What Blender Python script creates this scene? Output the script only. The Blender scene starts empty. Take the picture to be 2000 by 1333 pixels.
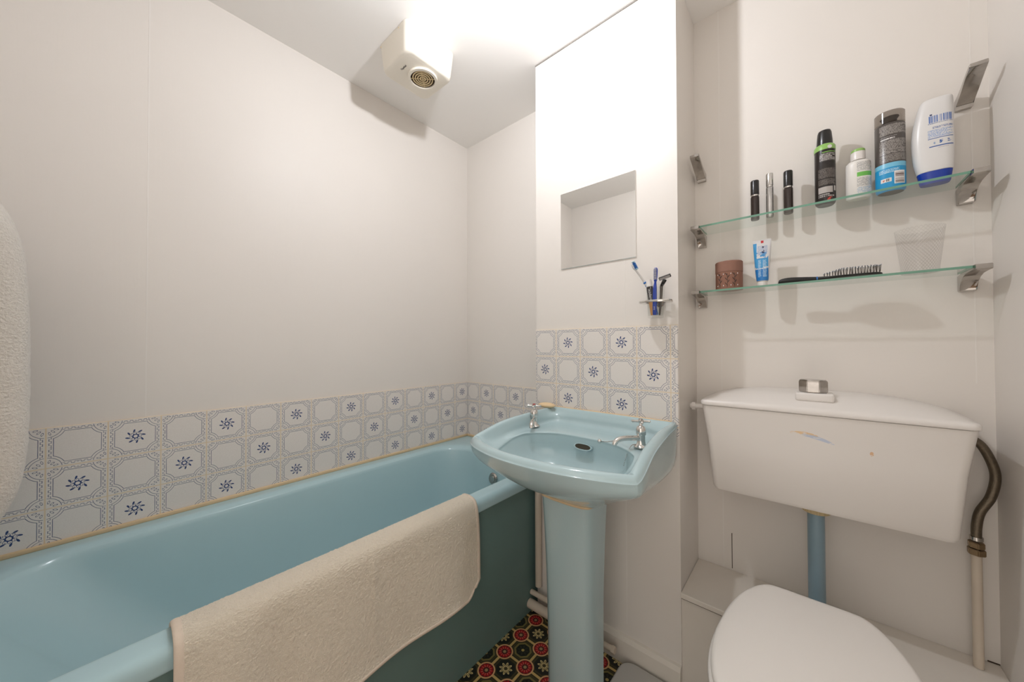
import bpy, bmesh, math, random
from mathutils import Vector, Matrix, noise
random.seed(7)
C = bpy.context.scene.collection
SC = bpy.context.scene
PI = math.pi

# ------------------------------------------------------------------ camera
H = 1.115                                   # camera height above the floor
FPX, YAW, PIT, ROL = 675.7253, 0.7078, 0.0126, -0.0031
fw = Vector((-math.sin(YAW)*math.cos(PIT), math.cos(YAW)*math.cos(PIT), math.sin(PIT)))
r0 = Vector((math.cos(YAW), math.sin(YAW), 0)); u0 = r0.cross(fw)
rr = math.cos(ROL)*r0 + math.sin(ROL)*u0
uu = -math.sin(ROL)*r0 + math.cos(ROL)*u0
cd = bpy.data.cameras.new('camera'); cam = bpy.data.objects.new('camera', cd); C.objects.link(cam)
cd.sensor_width = 36; cd.sensor_fit = 'HORIZONTAL'; cd.lens = FPX*36/2000; cd.clip_start = 0.01
m = Matrix.Identity(4)
for i in range(3):
    m[i][0] = rr[i]; m[i][1] = uu[i]; m[i][2] = -fw[i]
m[0][3], m[1][3], m[2][3] = 0, 0, H
cam.matrix_world = m
SC.camera = cam

# ------------------------------------------------------------------ world, exposure
w = bpy.data.worlds.new('world'); SC.world = w; w.use_nodes = True
w.node_tree.nodes['Background'].inputs[0].default_value = (1, .92, .84, 1)
w.node_tree.nodes['Background'].inputs[1].default_value = 1.05  # flat warm background, serves as fill light through the added doorway gap
SC.view_settings.view_transform = 'Standard'
SC.view_settings.look = 'None'
SC.view_settings.gamma = 1
SC.view_settings.use_curve_mapping = False
SC.view_settings.exposure = 0.54
BULB_STRENGTH = 670.0
BULB_COLOR = (.975, .995, 1.05, 1)
BULB = Vector((-.63, .70, H + 1.075))

# room (floor z = 0)
XL, XR, YB, YF = -1.578, .350, 1.426, -.285
ZC = H + 1.208
BX0, BX1, BY = -.883, -.316, 1.194          # boxed-out duct that carries the basin
T = .11
def Z(r): return r + H

# ------------------------------------------------------------------ helpers
def srgb(r, g, b):
    f = lambda c: ((c/255+.055)/1.055)**2.4 if c/255 > .04045 else c/255/12.92
    return (f(r), f(g), f(b), 1)

def obj(name, bm, mat=None, parent=None, smooth=False, mats=None, angle=None):
    me = bpy.data.meshes.new(name)
    bm.normal_update()
    if smooth:
        for f in bm.faces: f.smooth = True
        if angle:
            for e in bm.edges:
                if len(e.link_faces) == 2 and e.calc_face_angle(0) > angle: e.smooth = False
    bm.to_mesh(me); bm.free()
    for mm in (mats or [mat]): me.materials.append(mm)
    o = bpy.data.objects.new(name, me); C.objects.link(o)
    if parent:
        o.parent = parent
        o.matrix_parent_inverse = Matrix.Translation(-parent.location) if parent.type == 'EMPTY' else Matrix.Identity(4)
    return o

def thing(name, label, cat, loc=(0, 0, 0), group=None):
    o = bpy.data.objects.new(name, None); C.objects.link(o)
    o.location = loc; o.empty_display_size = .05
    o['label'] = label; o['category'] = cat
    if group: o['group'] = group
    return o

def tag(o, label, cat, group=None):
    o['label'] = label; o['category'] = cat
    if group: o['group'] = group
    return o

def struct(o, label=None):
    o['kind'] = 'structure'
    if label: o['label'] = label
    return o

def box(bm, x0, x1, y0, y1, z0, z1, bevel=0, seg=2, mi=0, M=None):
    g = bmesh.ops.create_cube(bm, size=1)
    vs = g['verts']
    for v in vs:
        v.co = Vector(((x0+x1)/2 + v.co.x*(x1-x0), (y0+y1)/2 + v.co.y*(y1-y0), (z0+z1)/2 + v.co.z*(z1-z0)))
    fs = set(f for v in vs for f in v.link_faces)
    if bevel:
        es = list(set(e for v in vs for e in v.link_edges))
        r = bmesh.ops.bevel(bm, geom=es, offset=bevel, segments=seg, profile=.5, affect='EDGES')
        fs = set(r['faces']) | set(f for f in fs if f.is_valid)
        vs = list(set(v for f in fs for v in f.verts))
        fs = set(f for v in vs for f in v.link_faces)
    for f in fs: f.material_index = mi
    if M:
        for v in set(v for f in fs for v in f.verts): v.co = M @ v.co
    return vs

def loft(bm, loops, cap0=False, cap1=False, close_u=True, mi=0, uvlay=None):
    rings = [[bm.verts.new(p) for p in L] for L in loops]
    n = len(rings[0])
    fs = []
    for a, b in zip(rings, rings[1:]):
        for i in range(n if close_u else n-1):
            j = (i+1) % n
            f = bm.faces.new((a[i], a[j], b[j], b[i])); f.material_index = mi; fs.append(f)
    if cap0: f = bm.faces.new(list(reversed(rings[0]))); f.material_index = mi
    if cap1: f = bm.faces.new(rings[-1]); f.material_index = mi
    return rings

def catmull(pts, sub, closed=False):
    n = len(pts); out = []
    rng = n if closed else n-1
    for i in range(rng):
        if closed: p0, p1, p2, p3 = (pts[(i+k-1) % n] for k in range(4))
        else:
            p1, p2 = pts[i], pts[i+1]
            p0 = pts[i-1] if i > 0 else p1*2-p2
            p3 = pts[i+2] if i+2 < n else p2*2-p1
        for s in range(sub):
            t = s/sub
            out.append(.5*((2*p1)+(p2-p0)*t+(2*p0-5*p1+4*p2-p3)*t*t+(3*p1-p0-3*p2+p3)*t**3))
    if not closed: out.append(pts[-1].copy())
    return out

def loft_smooth(bm, loops, sub=4, cap0=False, cap1=False):
    n = len(loops[0])
    cols = [catmull([Vector(L[i]) for L in loops], sub) for i in range(n)]
    return loft(bm, [[c[k] for c in cols] for k in range(len(cols[0]))], cap0, cap1)

def tube(bm, pts, rad, n=12, caps=True, mi=0):
    pts = [Vector(p) for p in pts]
    if not isinstance(rad, (list, tuple)): rad = [rad]*len(pts)
    tg = []
    for i in range(len(pts)):
        a = pts[max(i-1, 0)]; b = pts[min(i+1, len(pts)-1)]
        tg.append((b-a).normalized())
    up = Vector((0, 0, 1)) if abs(tg[0].z) < .9 else Vector((1, 0, 0))
    nx = tg[0].cross(up).normalized()
    loops = []
    for p, t, r in zip(pts, tg, rad):
        nx = (nx - t*nx.dot(t)).normalized(); ny = t.cross(nx)
        loops.append([p + (nx*math.cos(a) + ny*math.sin(a))*r for a in [2*PI*k/n for k in range(n)]])
    loft(bm, loops, caps, caps, mi=mi)

def lathe(bm, prof, c=(0, 0, 0), n=40, sx=1, sy=1, uv=True, mi=0, rot=0, a0=0.0):
    """prof = [(r, z)]; UV in metres, u measured from the side that faces -Y."""
    lay = bm.loops.layers.uv.verify()
    c = Vector(c); rings = []
    for r, z in prof:
        ring = []
        for k in range(n):
            a = 2*PI*k/n
            x, y = r*math.sin(a)*sx, -r*math.cos(a)*sy
            ca, sa = math.cos(rot), math.sin(rot)
            ring.append(bm.verts.new(c + Vector((x*ca-y*sa, x*sa+y*ca, z))))
        rings.append(ring)
    R = max(r for r, z in prof)
    for (p, q), (za, zb) in zip(zip(rings, rings[1:]), zip([z for r, z in prof], [z for r, z in prof][1:])):
        for k in range(n):
            j = (k+1) % n
            try: f = bm.faces.new((p[k], p[j], q[j], q[k]))
            except ValueError: continue
            f.material_index = mi
            def U(i): 
                a = 2*PI*i/n
                if a > PI or i > n/2: a -= 2*PI
                return a*R
            ks = [k, k+1, k+1, k]; zs = [za, za, zb, zb]
            for l, kk, zz in zip(f.loops, ks, zs):
                a = 2*PI*kk/n
                if k >= n/2: a -= 2*PI
                l[lay].uv = (a*R, zz)
    if prof[0][0] > 1e-6: bm.faces.new(list(reversed(rings[0]))).material_index = mi
    if prof[-1][0] > 1e-6: bm.faces.new(rings[-1]).material_index = mi

def rrect(x0, x1, y0, y1, r, nc=8, ns=10, z=0):
    """rounded rectangle, counter-clockwise, constant sample count"""
    pts = []
    cs = [((x1-r, y0+r), -PI/2), ((x1-r, y1-r), 0), ((x0+r, y1-r), PI/2), ((x0+r, y0+r), PI)]
    corner = []
    for (cx, cy), a in cs:
        corner.append([Vector((cx+r*math.cos(a+PI/2*k/nc), cy+r*math.sin(a+PI/2*k/nc), z)) for k in range(nc+1)])
    for i in range(4):
        pts += corner[i]
        a, b = corner[i][-1], corner[(i+1) % 4][0]
        pts += [a.lerp(b, k/(ns+1)) for k in range(1, ns+1)]
    return pts

def bm_new(): return bmesh.new()

def text_mesh(name, body, size, mat, parent, M, extrude=.0003):
    cu = bpy.data.curves.new(name, 'FONT'); cu.body = body; cu.size = size; cu.extrude = extrude
    cu.align_x = 'CENTER'; cu.align_y = 'CENTER'
    o = bpy.data.objects.new(name, cu); C.objects.link(o)
    bpy.context.view_layer.update()
    me = bpy.data.meshes.new_from_object(o.evaluated_get(bpy.context.evaluated_depsgraph_get()))
    bpy.data.objects.remove(o)
    me.transform(M); me.materials.clear(); me.materials.append(mat)
    o = bpy.data.objects.new(name, me); C.objects.link(o); me.name = name
    o.parent = parent
    o.matrix_parent_inverse = Matrix.Translation(-parent.location) if parent.type == 'EMPTY' else Matrix.Identity(4)
    return o

# ------------------------------------------------------------------ node expressions
class E:
    def __init__(s, nt, v): s.nt = nt; s.v = v
    def _m(s, op, *a):
        n = s.nt.nodes.new('ShaderNodeMath'); n.operation = op
        for i, x in enumerate((s,)+a):
            if isinstance(x, E): x = x.v
            if isinstance(x, (int, float)): n.inputs[i].default_value = x
            else: s.nt.links.new(x, n.inputs[i])
        return E(s.nt, n.outputs[0])
    def __add__(s, o): return s._m('ADD', o)
    def __radd__(s, o): return s._m('ADD', o)
    def __sub__(s, o): return s._m('SUBTRACT', o)
    def __rsub__(s, o): return E(s.nt, o)._m('SUBTRACT', s)
    def __mul__(s, o): return s._m('MULTIPLY', o)
    def __rmul__(s, o): return s._m('MULTIPLY', o)
    def __truediv__(s, o): return s._m('DIVIDE', o)
    def lt(s, o): return s._m('LESS_THAN', o)
    def gt(s, o): return s._m('GREATER_THAN', o)
    def abs(s): return s._m('ABSOLUTE')
    def floor(s): return s._m('FLOOR')
    def mod(s, k): return s._m('FLOORED_MODULO', k)
    def max(s, o): return s._m('MAXIMUM', o)
    def min(s, o): return s._m('MINIMUM', o)
    def sin(s): return s._m('SINE')
    def cos(s): return s._m('COSINE')
    def sqrt(s): return s._m('SQRT')
    def atan2(s, o): return s._m('ARCTAN2', o)

def mixc(nt, fac, a, b):
    n = nt.nodes.new('ShaderNodeMix'); n.data_type = 'RGBA'
    for idx, x in ((0, fac), (6, a), (7, b)):
        if isinstance(x, E): x = x.v
        if isinstance(x, (int, float)): n.inputs[idx].default_value = x
        elif isinstance(x, tuple): n.inputs[idx].default_value = x
        else: nt.links.new(x, n.inputs[idx])
    return n.outputs[2]

def newmat(name):
    ma = bpy.data.materials.new(name); ma.use_nodes = True
    nt = ma.node_tree; return ma, nt, nt.nodes['Principled BSDF']

def tcoord(nt, which='Object'):
    n = nt.nodes.new('ShaderNodeTexCoord'); s = nt.nodes.new('ShaderNodeSeparateXYZ')
    nt.links.new(n.outputs[which], s.inputs[0])
    return E(nt, s.outputs[0]), E(nt, s.outputs[1]), E(nt, s.outputs[2]), n.outputs[which]

def vec(nt, x, y, z):
    n = nt.nodes.new('ShaderNodeCombineXYZ')
    for i, q in enumerate((x, y, z)):
        if isinstance(q, E): nt.links.new(q.v, n.inputs[i])
        else: n.inputs[i].default_value = q
    return n.outputs[0]

def nz(nt, v, scale, detail=3, rough=.5):
    n = nt.nodes.new('ShaderNodeTexNoise'); n.inputs['Scale'].default_value = scale
    n.inputs['Detail'].default_value = detail; n.inputs['Roughness'].default_value = rough
    if v is not None: nt.links.new(v, n.inputs['Vector'])
    return E(nt, n.outputs[0])

def bump(nt, bs, h, strength=.2, dist=.002):
    b = nt.nodes.new('ShaderNodeBump'); b.inputs['Strength'].default_value = strength
    b.inputs['Distance'].default_value = dist
    nt.links.new(h.v, b.inputs['Height']); nt.links.new(b.outputs[0], bs.inputs['Normal'])

def plain(name, col, rough=.5, metal=0, var=.06, scale=14, bmp=0, bscale=60, coat=0, spec=.5):
    ma, nt, bs = newmat(name)
    _, _, _, oc = tcoord(nt)
    n = nz(nt, oc, scale, 4)
    dark = tuple(c*(1-var) for c in col[:3])+(1,)
    nt.links.new(mixc(nt, n, dark, col), bs.inputs['Base Color'])
    bs.inputs['Roughness'].default_value = rough; bs.inputs['Metallic'].default_value = metal
    bs.inputs['Coat Weight'].default_value = coat; bs.inputs['Specular IOR Level'].default_value = spec
    if bmp: bump(nt, bs, nz(nt, oc, bscale, 3), bmp, .001)
    return ma

# ------------------------------------------------------------------ materials
def wall_mat(name, col, rough=.36, stain=.06):
    ma, nt, bs = newmat(name)
    x, y, z, oc = tcoord(nt)
    big = nz(nt, oc, 2.3, 4)
    dark = tuple(c*(1-stain) for c in col[:3])+(1,)
    nt.links.new(mixc(nt, big, dark, col), bs.inputs['Base Color'])
    streak = nz(nt, vec(nt, x*90, y*90, z*2.2), 1, 3)
    orange = nz(nt, oc, 130, 2)
    bump(nt, bs, streak*.7 + orange*.5, .10, .0015)
    bs.inputs['Roughness'].default_value = rough
    return ma
M_wall = wall_mat('white_satin_wall', srgb(232, 226, 219), .5)
M_wall_box = wall_mat('white_gloss_wall', srgb(232, 226, 219), .3)
M_ceil = wall_mat('white_ceiling', srgb(246, 243, 239), .6, .03)
M_bead = plain('painted_joint', srgb(236, 231, 225), .5)
M_crack = plain('dark_joint', srgb(70, 55, 42), .8)
M_trim = plain('white_gloss_trim', srgb(230, 223, 213), .35, var=.1, scale=9)
M_caulk = plain('cream_sealant', srgb(226, 200, 160), .5, var=.15, scale=30, bmp=.2)

def tile_mat(name, axis, off, zoff):
    ma, nt, bs = newmat(name)
    x, y, z, oc = tcoord(nt)
    s = (x if axis == 'x' else y)
    U = (s - off)/T; V = (z - zoff)/T
    iu, iv = U.floor(), V.floor()
    px, py = U - iu - .5, V - iv - .5
    qx, qy = px.abs(), py.abs()
    mx = qx.max(qy); mn = qx.min(qy)
    cx, cy = .5 - qx, .5 - qy
    rc = (cx*cx + cy*cy).sqrt()
    f = (mx - .385).max(.305 - rc)
    ink = (f.abs()).lt(.0056)
    f2 = (mx - .455).max(.205 - rc)
    corner = rc.lt(.262)
    # corner arc (second line)
    ink = ink.max(((rc - .252).abs()).lt(.0052)*mx.lt(.475))
    # battlement line along each side
    wv = (mn*2*PI*9.5).sin()
    lev1 = mx.gt(.414)*mx.lt(.4235)*wv.gt(0)
    lev2 = mx.gt(.4475)*mx.lt(.459)*wv.lt(0)
    ver = mx.gt(.413)*mx.lt(.459)*wv.abs().lt(.18)
    ink = ink.max(lev1.max(lev2).max(ver)*rc.gt(.262))
    # petals in the corner
    def ell(ax, ay, ang, a, b):
        ca, sa = math.cos(ang), math.sin(ang)
        dx, dy = cx - ax, cy - ay
        e1 = (dx*ca + dy*sa)/a; e2 = (dy*ca - dx*sa)/b
        return e1*e1 + e2*e2
    for (ax, ay, an) in ((.105, .105, PI/4), (.055, .155, 1.25), (.155, .055, .32)):
        e = ell(ax, ay, an, .042, .020)
        ink = ink.max(e.lt(1)*e.gt(.42))
    # flower
    r = (px*px + py*py).sqrt(); a = py.atan2(px)
    par = (iu + iv).mod(2)
    fl = ((r - .052).abs()).lt(.013)
    fl = fl.max(((r - (a*8).cos().abs()*.03 - .088).abs()).lt(.0065))
    a8 = (a + .22).mod(PI/4) - PI/8
    lx, ly = r*a8.cos() - .155, r*a8.sin()
    lv = (lx/.039)*(lx/.039) + ((ly + lx*.35)/.021)*((ly + lx*.35)/.021)
    fl = fl.max(lv.lt(1))
    ly2 = r*((a + .22 + PI/8).mod(PI/4) - PI/8).sin()
    fl = fl.max(r.gt(.062)*r.lt(.086)*ly2.abs().lt(.010))
    n1 = nz(nt, oc, 420, 2)
    n2 = nz(nt, oc, 60, 3)
    ghost = nz(nt, vec(nt, iu*3.7, iv*5.1, .3), 1.0, 0)
    base = mixc(nt, n1, srgb(222, 215, 208), srgb(236, 231, 226))
    inkc = mixc(nt, n2, srgb(34, 52, 92), srgb(76, 90, 122))
    flc = mixc(nt, n2, srgb(16, 40, 92), srgb(48, 76, 128))
    fade = n2*.5 + .68
    col = mixc(nt, ink*fade.min(1), base, inkc)
    col = mixc(nt, fl*par.gt(.5), col, flc)
    grout = mx.gt(.487)
    col = mixc(nt, grout, col, srgb(224, 206, 178))
    nt.links.new(col, bs.inputs['Base Color'])
    bs.inputs['Roughness'].default_value = .3
    hgt = mx.lt(.478)
    bump(nt, bs, hgt + n2*.12, .35, .001)
    return ma

def floor_mat():
    ma, nt, bs = newmat('patterned_vinyl')
    x, y, z, oc = tcoord(nt)
    P = .0945
    U = (x + .851)/P; V = (y - .948)/P
    ru, rv = U + .5, V + .5
    iu, iv = ru.floor(), rv.floor()
    px, py = ru - iu - .5, rv - iv - .5              # around a medallion
    r = (px*px + py*py).sqrt(); a = py.atan2(px)
    ju, jv = U.floor(), V.floor()
    sx, sy = U - ju - .5, V - jv - .5                # around a cell centre
    qx, qy = sx.abs(), sy.abs()
    oc8 = qx.max(qy).max((qx + qy)*.7071)            # octagon distance
    rs = (sx*sx + sy*sy).sqrt(); as_ = sy.atan2(sx)
    par = (ju + jv + 1).mod(2)
    n = nz(nt, oc, 380, 2)
    sp = nz(nt, oc, 900, 1)
    olive = mixc(nt, sp.gt(.58), srgb(36, 33, 22), srgb(100, 88, 44))
    black = srgb(24, 24, 20); cream = srgb(212, 182, 118); gold = srgb(128, 118, 70)
    col = mixc(nt, oc8.lt(.40)*oc8.gt(.35), olive, srgb(74, 68, 42))
    col = mixc(nt, oc8.lt(.35), col, srgb(32, 32, 27))
    # type A : star flower
    a8 = as_.mod(PI/4) - PI/8
    lx, ly = rs*a8.cos() - .155, rs*a8.sin()
    e = (lx/.095)*(lx/.095) + (ly/.042)*(ly/.042)
    A = mixc(nt, oc8.lt(.27), col, black)
    A = mixc(nt, e.lt(1), A, srgb(226, 206, 150))
    A = mixc(nt, e.lt(.34), A, srgb(150, 138, 92))
    A = mixc(nt, rs.lt(.055), A, srgb(70, 62, 34))
    # type B : octagon ring with a dot
    B = mixc(nt, oc8.lt(.33)*oc8.gt(.255), col, gold)
    B = mixc(nt, oc8.lt(.255), B, black)
    eB = (lx/.07)*(lx/.07) + (ly/.035)*(ly/.035)
    B = mixc(nt, eB.lt(1), B, srgb(52, 54, 44))
    B = mixc(nt, rs.lt(.06), B, srgb(190, 170, 104))
    col = mixc(nt, par, A, B)
    # cream bars along the lattice
    bar = qx.max(qy).gt(.452)
    col = mixc(nt, bar, col, cream)
    # medallions
    col = mixc(nt, r.lt(.325), col, srgb(232, 180, 130))
    petal = (a*12).cos()
    col = mixc(nt, r.lt(.272), col, srgb(66, 14, 18))
    col = mixc(nt, (r + petal*-.018).lt(.242), col, srgb(178, 20, 30))
    col = mixc(nt, r.gt(.12)*r.lt(.2)*petal.gt(.88), col, srgb(226, 180, 150))
    col = mixc(nt, r.lt(.115), col, srgb(70, 20, 20))
    col = mixc(nt, r.lt(.062), col, srgb(178, 150, 110))
    nt.links.new(col, bs.inputs['Base Color'])
    bs.inputs['Roughness'].default_value = .42
    bump(nt, bs, n, .08, .001)
    return ma

def print_mat(name, base, layers, rough=.35, metal=0, coat=0, trans=0):
    """base colour plus printed rectangles in UV metres: (u0,u1,v0,v1,colour,kind)"""
    ma, nt, bs = newmat(name)
    u, v, _, uvv = tcoord(nt, 'UV')
    col = base
    for (u0, u1, v0, v1, c, kind, *ex) in layers:
        if kind == 'cap_edge':
            mk = v.gt(v0 + 0)*v.lt(v1)
        else:
            mk = u.gt(u0)*u.lt(u1)*v.gt(v0)*v.lt(v1)
        if kind == 'text':
            rowh = ex[0] if ex else .0035
            row = (v/rowh).floor()
            fr = v/rowh - row
            n = nz(nt, vec(nt, u*900, row*7.31, .5), 1, 2)
            n2 = nz(nt, vec(nt, u*1800, v*1500, .5), 1, 1)
            edge = nz(nt, vec(nt, row*3.1, 1.7, .2), 1, 0)
            mk = mk*fr.lt(.62)*n.gt(.43)*n2.gt(.40)*u.lt(edge*(u1-u0)*1.3 + u0 + (u1-u0)*.35)
        elif kind == 'barcode':
            n = nz(nt, vec(nt, u*1400, .5, .5), 1, 1)
            mk = mk*n.gt(.5)
        elif kind == 'barcode_v':
            n = nz(nt, vec(nt, .5, v*1100, .5), 1, 1)
            mk = mk*n.gt(.5)
        elif kind == 'blotch':
            mk = mk*nz(nt, vec(nt, u*120, v*160, .4), 1, 2).gt(.5)
        col = mixc(nt, mk, col, c)
    if isinstance(col, tuple): bs.inputs['Base Color'].default_value = col
    else: nt.links.new(col, bs.inputs['Base Color'])
    bs.inputs['Roughness'].default_value = rough; bs.inputs['Metallic'].default_value = metal
    bs.inputs['Coat Weight'].default_value = coat
    return ma

def thin_glass(name, tint=(.95, .98, .965, 1), rough=.02, bmp=0, bscale=90, refl=1.0, ior=1.45, facet=None):
    ma = bpy.data.materials.new(name); ma.use_nodes = True
    nt = ma.node_tree; nt.nodes.remove(nt.nodes['Principled BSDF'])
    out = nt.nodes['Material Output']
    tr = nt.nodes.new('ShaderNodeBsdfTransparent'); tr.inputs[0].default_value = tint
    gl = nt.nodes.new('ShaderNodeBsdfGlossy'); gl.inputs['Roughness'].default_value = rough
    fr = nt.nodes.new('ShaderNodeFresnel'); fr.inputs[0].default_value = ior
    mx = nt.nodes.new('ShaderNodeMixShader')
    geo = nt.nodes.new('ShaderNodeNewGeometry')
    front = E(nt, geo.outputs['Backfacing'])
    fac = E(nt, fr.outputs[0])*(1 - front)*refl          # reflection at the outer face only
    nt.links.new(fac.v, mx.inputs[0]); nt.links.new(tr.outputs[0], mx.inputs[1]); nt.links.new(gl.outputs[0], mx.inputs[2])
    if facet:
        fx, fy, fz, _o = tcoord(nt)
        fa = (fy - facet[1]).atan2(fx - facet[0])*18
        g1 = (fa + fz*330).sin().abs().lt(.30); g2 = (fa - fz*330).sin().abs().lt(.30)
        nt.links.new(mixc(nt, g1.max(g2), tint, (.86, .85, .84, 1)), tr.inputs[0])
    if bmp:
        _, _, _, oc = tcoord(nt)
        b = nt.nodes.new('ShaderNodeBump'); b.inputs['Strength'].default_value = bmp; b.inputs['Distance'].default_value = .002
        vo = nt.nodes.new('ShaderNodeTexVoronoi'); vo.inputs['Scale'].default_value = bscale
        nt.links.new(oc, vo.inputs['Vector']); nt.links.new(vo.outputs[0], b.inputs['Height'])
        nt.links.new(b.outputs[0], gl.inputs['Normal']); nt.links.new(b.outputs[0], fr.inputs['Normal'])
    nt.links.new(mx.outputs[0], out.inputs[0])
    return ma

def terry_mat(name, col, scale=620):
    ma, nt, bs = newmat(name)
    x, y, z, oc = tcoord(nt)
    n = nz(nt, oc, scale, 3, .65); n2 = nz(nt, vec(nt, x*230, y*120, z*230), 1, 4)
    dark = tuple(c*.74 for c in col[:3])+(1,)
    nt.links.new(mixc(nt, n, dark, col), bs.inputs['Base Color'])
    bs.inputs['Roughness'].default_value = .95
    bs.inputs['Sheen Weight'].default_value = .35; bs.inputs['Specular IOR Level'].default_value = .1
    bump(nt, bs, n*.9 + n2*.8, .75, .004)
    return ma

BLUE = srgb(179, 202, 206)
M_blue = plain('pale_blue_vitreous', BLUE, .13, var=.05, scale=3, coat=.3)
M_bath = plain('pale_blue_acrylic', srgb(180, 210, 216), .20, var=.05, scale=3)
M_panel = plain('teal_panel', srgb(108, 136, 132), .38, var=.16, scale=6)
M_bluepipe = plain('blue_plastic_pipe', srgb(134, 158, 170), .3)
M_white = plain('white_plastic', srgb(232, 227, 222), .3, var=.03, scale=3)
M_lid = plain('white_seat_plastic', srgb(240, 235, 229), .32, var=.02, scale=3)
M_cream = plain('cream_plastic', srgb(240, 233, 220), .4, var=.04, scale=8)
M_grille = plain('yellowed_plastic', srgb(224, 202, 158), .45)
M_dark = plain('cavity_shade', srgb(60, 42, 24), .9)
M_chrome = plain('chrome', (.78, .76, .73, 1), .12, 1, var=.25, scale=40)
M_chrome2 = plain('worn_chrome', (.62, .58, .54, 1), .12, 1, var=.5, scale=38)
M_hose = plain('braided_hose', (.22, .18, .13, 1), .38, .85, var=.4, scale=160, bmp=.6, bscale=700)
M_brass = plain('tarnished_brass', (.42, .30, .18, 1), .38, .9, var=.5, scale=60)
M_pipe = plain('painted_pipe', srgb(222, 208, 190), .45, var=.2, scale=14)
M_black = plain('black_plastic', srgb(26, 24, 23), .28)
M_handle = plain('black_rubber', srgb(24, 22, 22), .45)
M_grey = plain('grey_plastic', srgb(92, 84, 78), .4)
M_steel = plain('razor_steel', (.6, .6, .6, 1), .25, 1)
M_red = plain('red_plastic', srgb(170, 40, 36), .35)
M_green = plain('green_plastic', srgb(150, 196, 104), .35)
M_navy = plain('deep_blue_plastic', srgb(24, 62, 168), .25)
M_azure = plain('blue_plastic', srgb(40, 112, 190), .35)
M_soap = plain('cream_soap', srgb(226, 198, 156), .45)
M_ink = plain('dark_print', srgb(48, 42, 40), .6)
M_whiteink = plain('white_print', srgb(225, 222, 220), .5)
M_towel = terry_mat('beige_terry', srgb(252, 240, 219))
M_hem = plain('beige_hem', srgb(226, 210, 192), .9, var=.1, scale=120, bmp=.3, bscale=400)
M_towel2 = terry_mat('white_terry', srgb(226, 220, 210), 300)
M_scale = plain('pale_grey_enamel', srgb(196, 194, 190), .4, var=.04)
M_glass = thin_glass('clear_shelf_glass', (.955, .985, .97, 1))
M_gedge = plain('green_glass_edge', srgb(112, 158, 136), .2)
M_tumbler = thin_glass('clear_tumbler', (.975, .98, .975, 1))
M_facet = thin_glass('faceted_clear_plastic', (.975, .975, .98, 1), .10, .35, 110, 1.6, 1.45, (.222, 1.366))
M_smoke = thin_glass('smoked_clear_cap', (.62, .59, .56, 1), .1)
ma, nt, bs = newmat('mirror_silver'); bs.inputs['Metallic'].default_value = 1; bs.inputs['Roughness'].default_value = .015
_, _, _, oc_ = tcoord(nt)
nt.links.new(mixc(nt, nz(nt, oc_, 5), (.94, .94, .93, 1), (.97, .97, .96, 1)), bs.inputs['Base Color']); M_mirror = ma
ma, nt, bs = newmat('lit_bulb')
bs.inputs['Emission Color'].default_value = BULB_COLOR; bs.inputs['Emission Strength'].default_value = BULB_STRENGTH
bs.inputs['Base Color'].default_value = (.9, .9, .88, 1); M_bulb = ma

# ------------------------------------------------------------------ the room
def wall(name, boxes, mat, label, extra=()):
    bm = bm_new()
    for b in boxes: box(bm, *b)
    for b in extra: box(bm, *b, mi=1)
    return struct(obj(name, bm, mats=[mat, M_bead]), label)
WT = .08
def vbead(x, y, z0, z1, w=.003, d=.0005, axis='y'):
    if axis == 'y': return (x-w/2, x+w/2, y-d, y+.002, z0, z1)
    return (x-.002, x+d, y-w/2, y+w/2, z0, z1)
wall('wall_left', [(XL-WT, XL, YF-WT, YB+WT, 0, ZC)], M_wall, 'white painted panel wall along the bath',
     [vbead(XL, .079, Z(-.22), ZC-.001, axis='x')])
wall('wall_back', [(XL, XR+WT, YB, YB+WT, 0, ZC)], M_wall, 'white painted wall behind the cistern and shelves',
     [vbead(-.235, YB, .33, ZC-.001), vbead(.322, YB, Z(-.1), ZC-.001, .0025)])
wall('wall_right', [(XR, XR+WT, YF-WT, YB, 0, ZC)], M_wall, 'white wall at the right edge beside the cistern')
wall('wall_front', [(XL, -.42, YF-WT, YF, 0, ZC), (-.42, .33, YF-WT, YF, 2.02, ZC), (.33, XR, YF-WT, YF, 0, ZC)], M_wall, 'white wall behind the viewer seen in the mirror')  # unseen doorway gap, added so background light fills the room
wall('wall_basin', [(BX0, BX1, BY, YB, 0, ZC)], M_wall_box, 'boxed out white wall carrying mirror and basin',
     [vbead(-.494, BY, Z(-.98), Z(-.40), .004), vbead(-.494, BY, Z(.066), ZC-.001, .002, .0006)])
bm = bm_new(); box(bm, XL, XR, YF, YB, -.05, 0)
struct(obj('floor', bm, floor_mat()), 'dark vinyl floor with red medallions and cream lattice')
bm = bm_new(); box(bm, XL-WT, XR+WT, YF-WT, YB+WT, ZC, ZC+.06)
struct(obj('ceiling', bm, M_ceil), 'white painted ceiling')

# tiled splashbacks
def slab(name, b, mat, label):
    bm = bm_new(); box(bm, *b, bevel=.0012, seg=1)
    return struct(obj(name, bm, mat), label)
ZT = Z(-.2204); ZX = Z(.0649)
slab('trim_1', (XL, XL+.006, YF, YB-.0005, ZT-3*T+.006, ZT), tile_mat('tile_left', 'y', YB+.0069-14*T, ZT-3*T), 'blue and white tiles along the bath wall')
slab('trim_2', (XL+.006, BX0-.0005, YB-.006, YB, ZT-3*T+.006, ZT), tile_mat('tile_back', 'x', XL+.0023-2*T, ZT-3*T), 'blue and white tiles at the foot of the bath')
slab('trim_3', (BX0, BX1-.001, BY-.006, BY, ZX-3*T-.035, ZX), tile_mat('tile_basin', 'x', -.7796-T*2, ZX-4*T), 'blue and white tiles above the basin')
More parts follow.
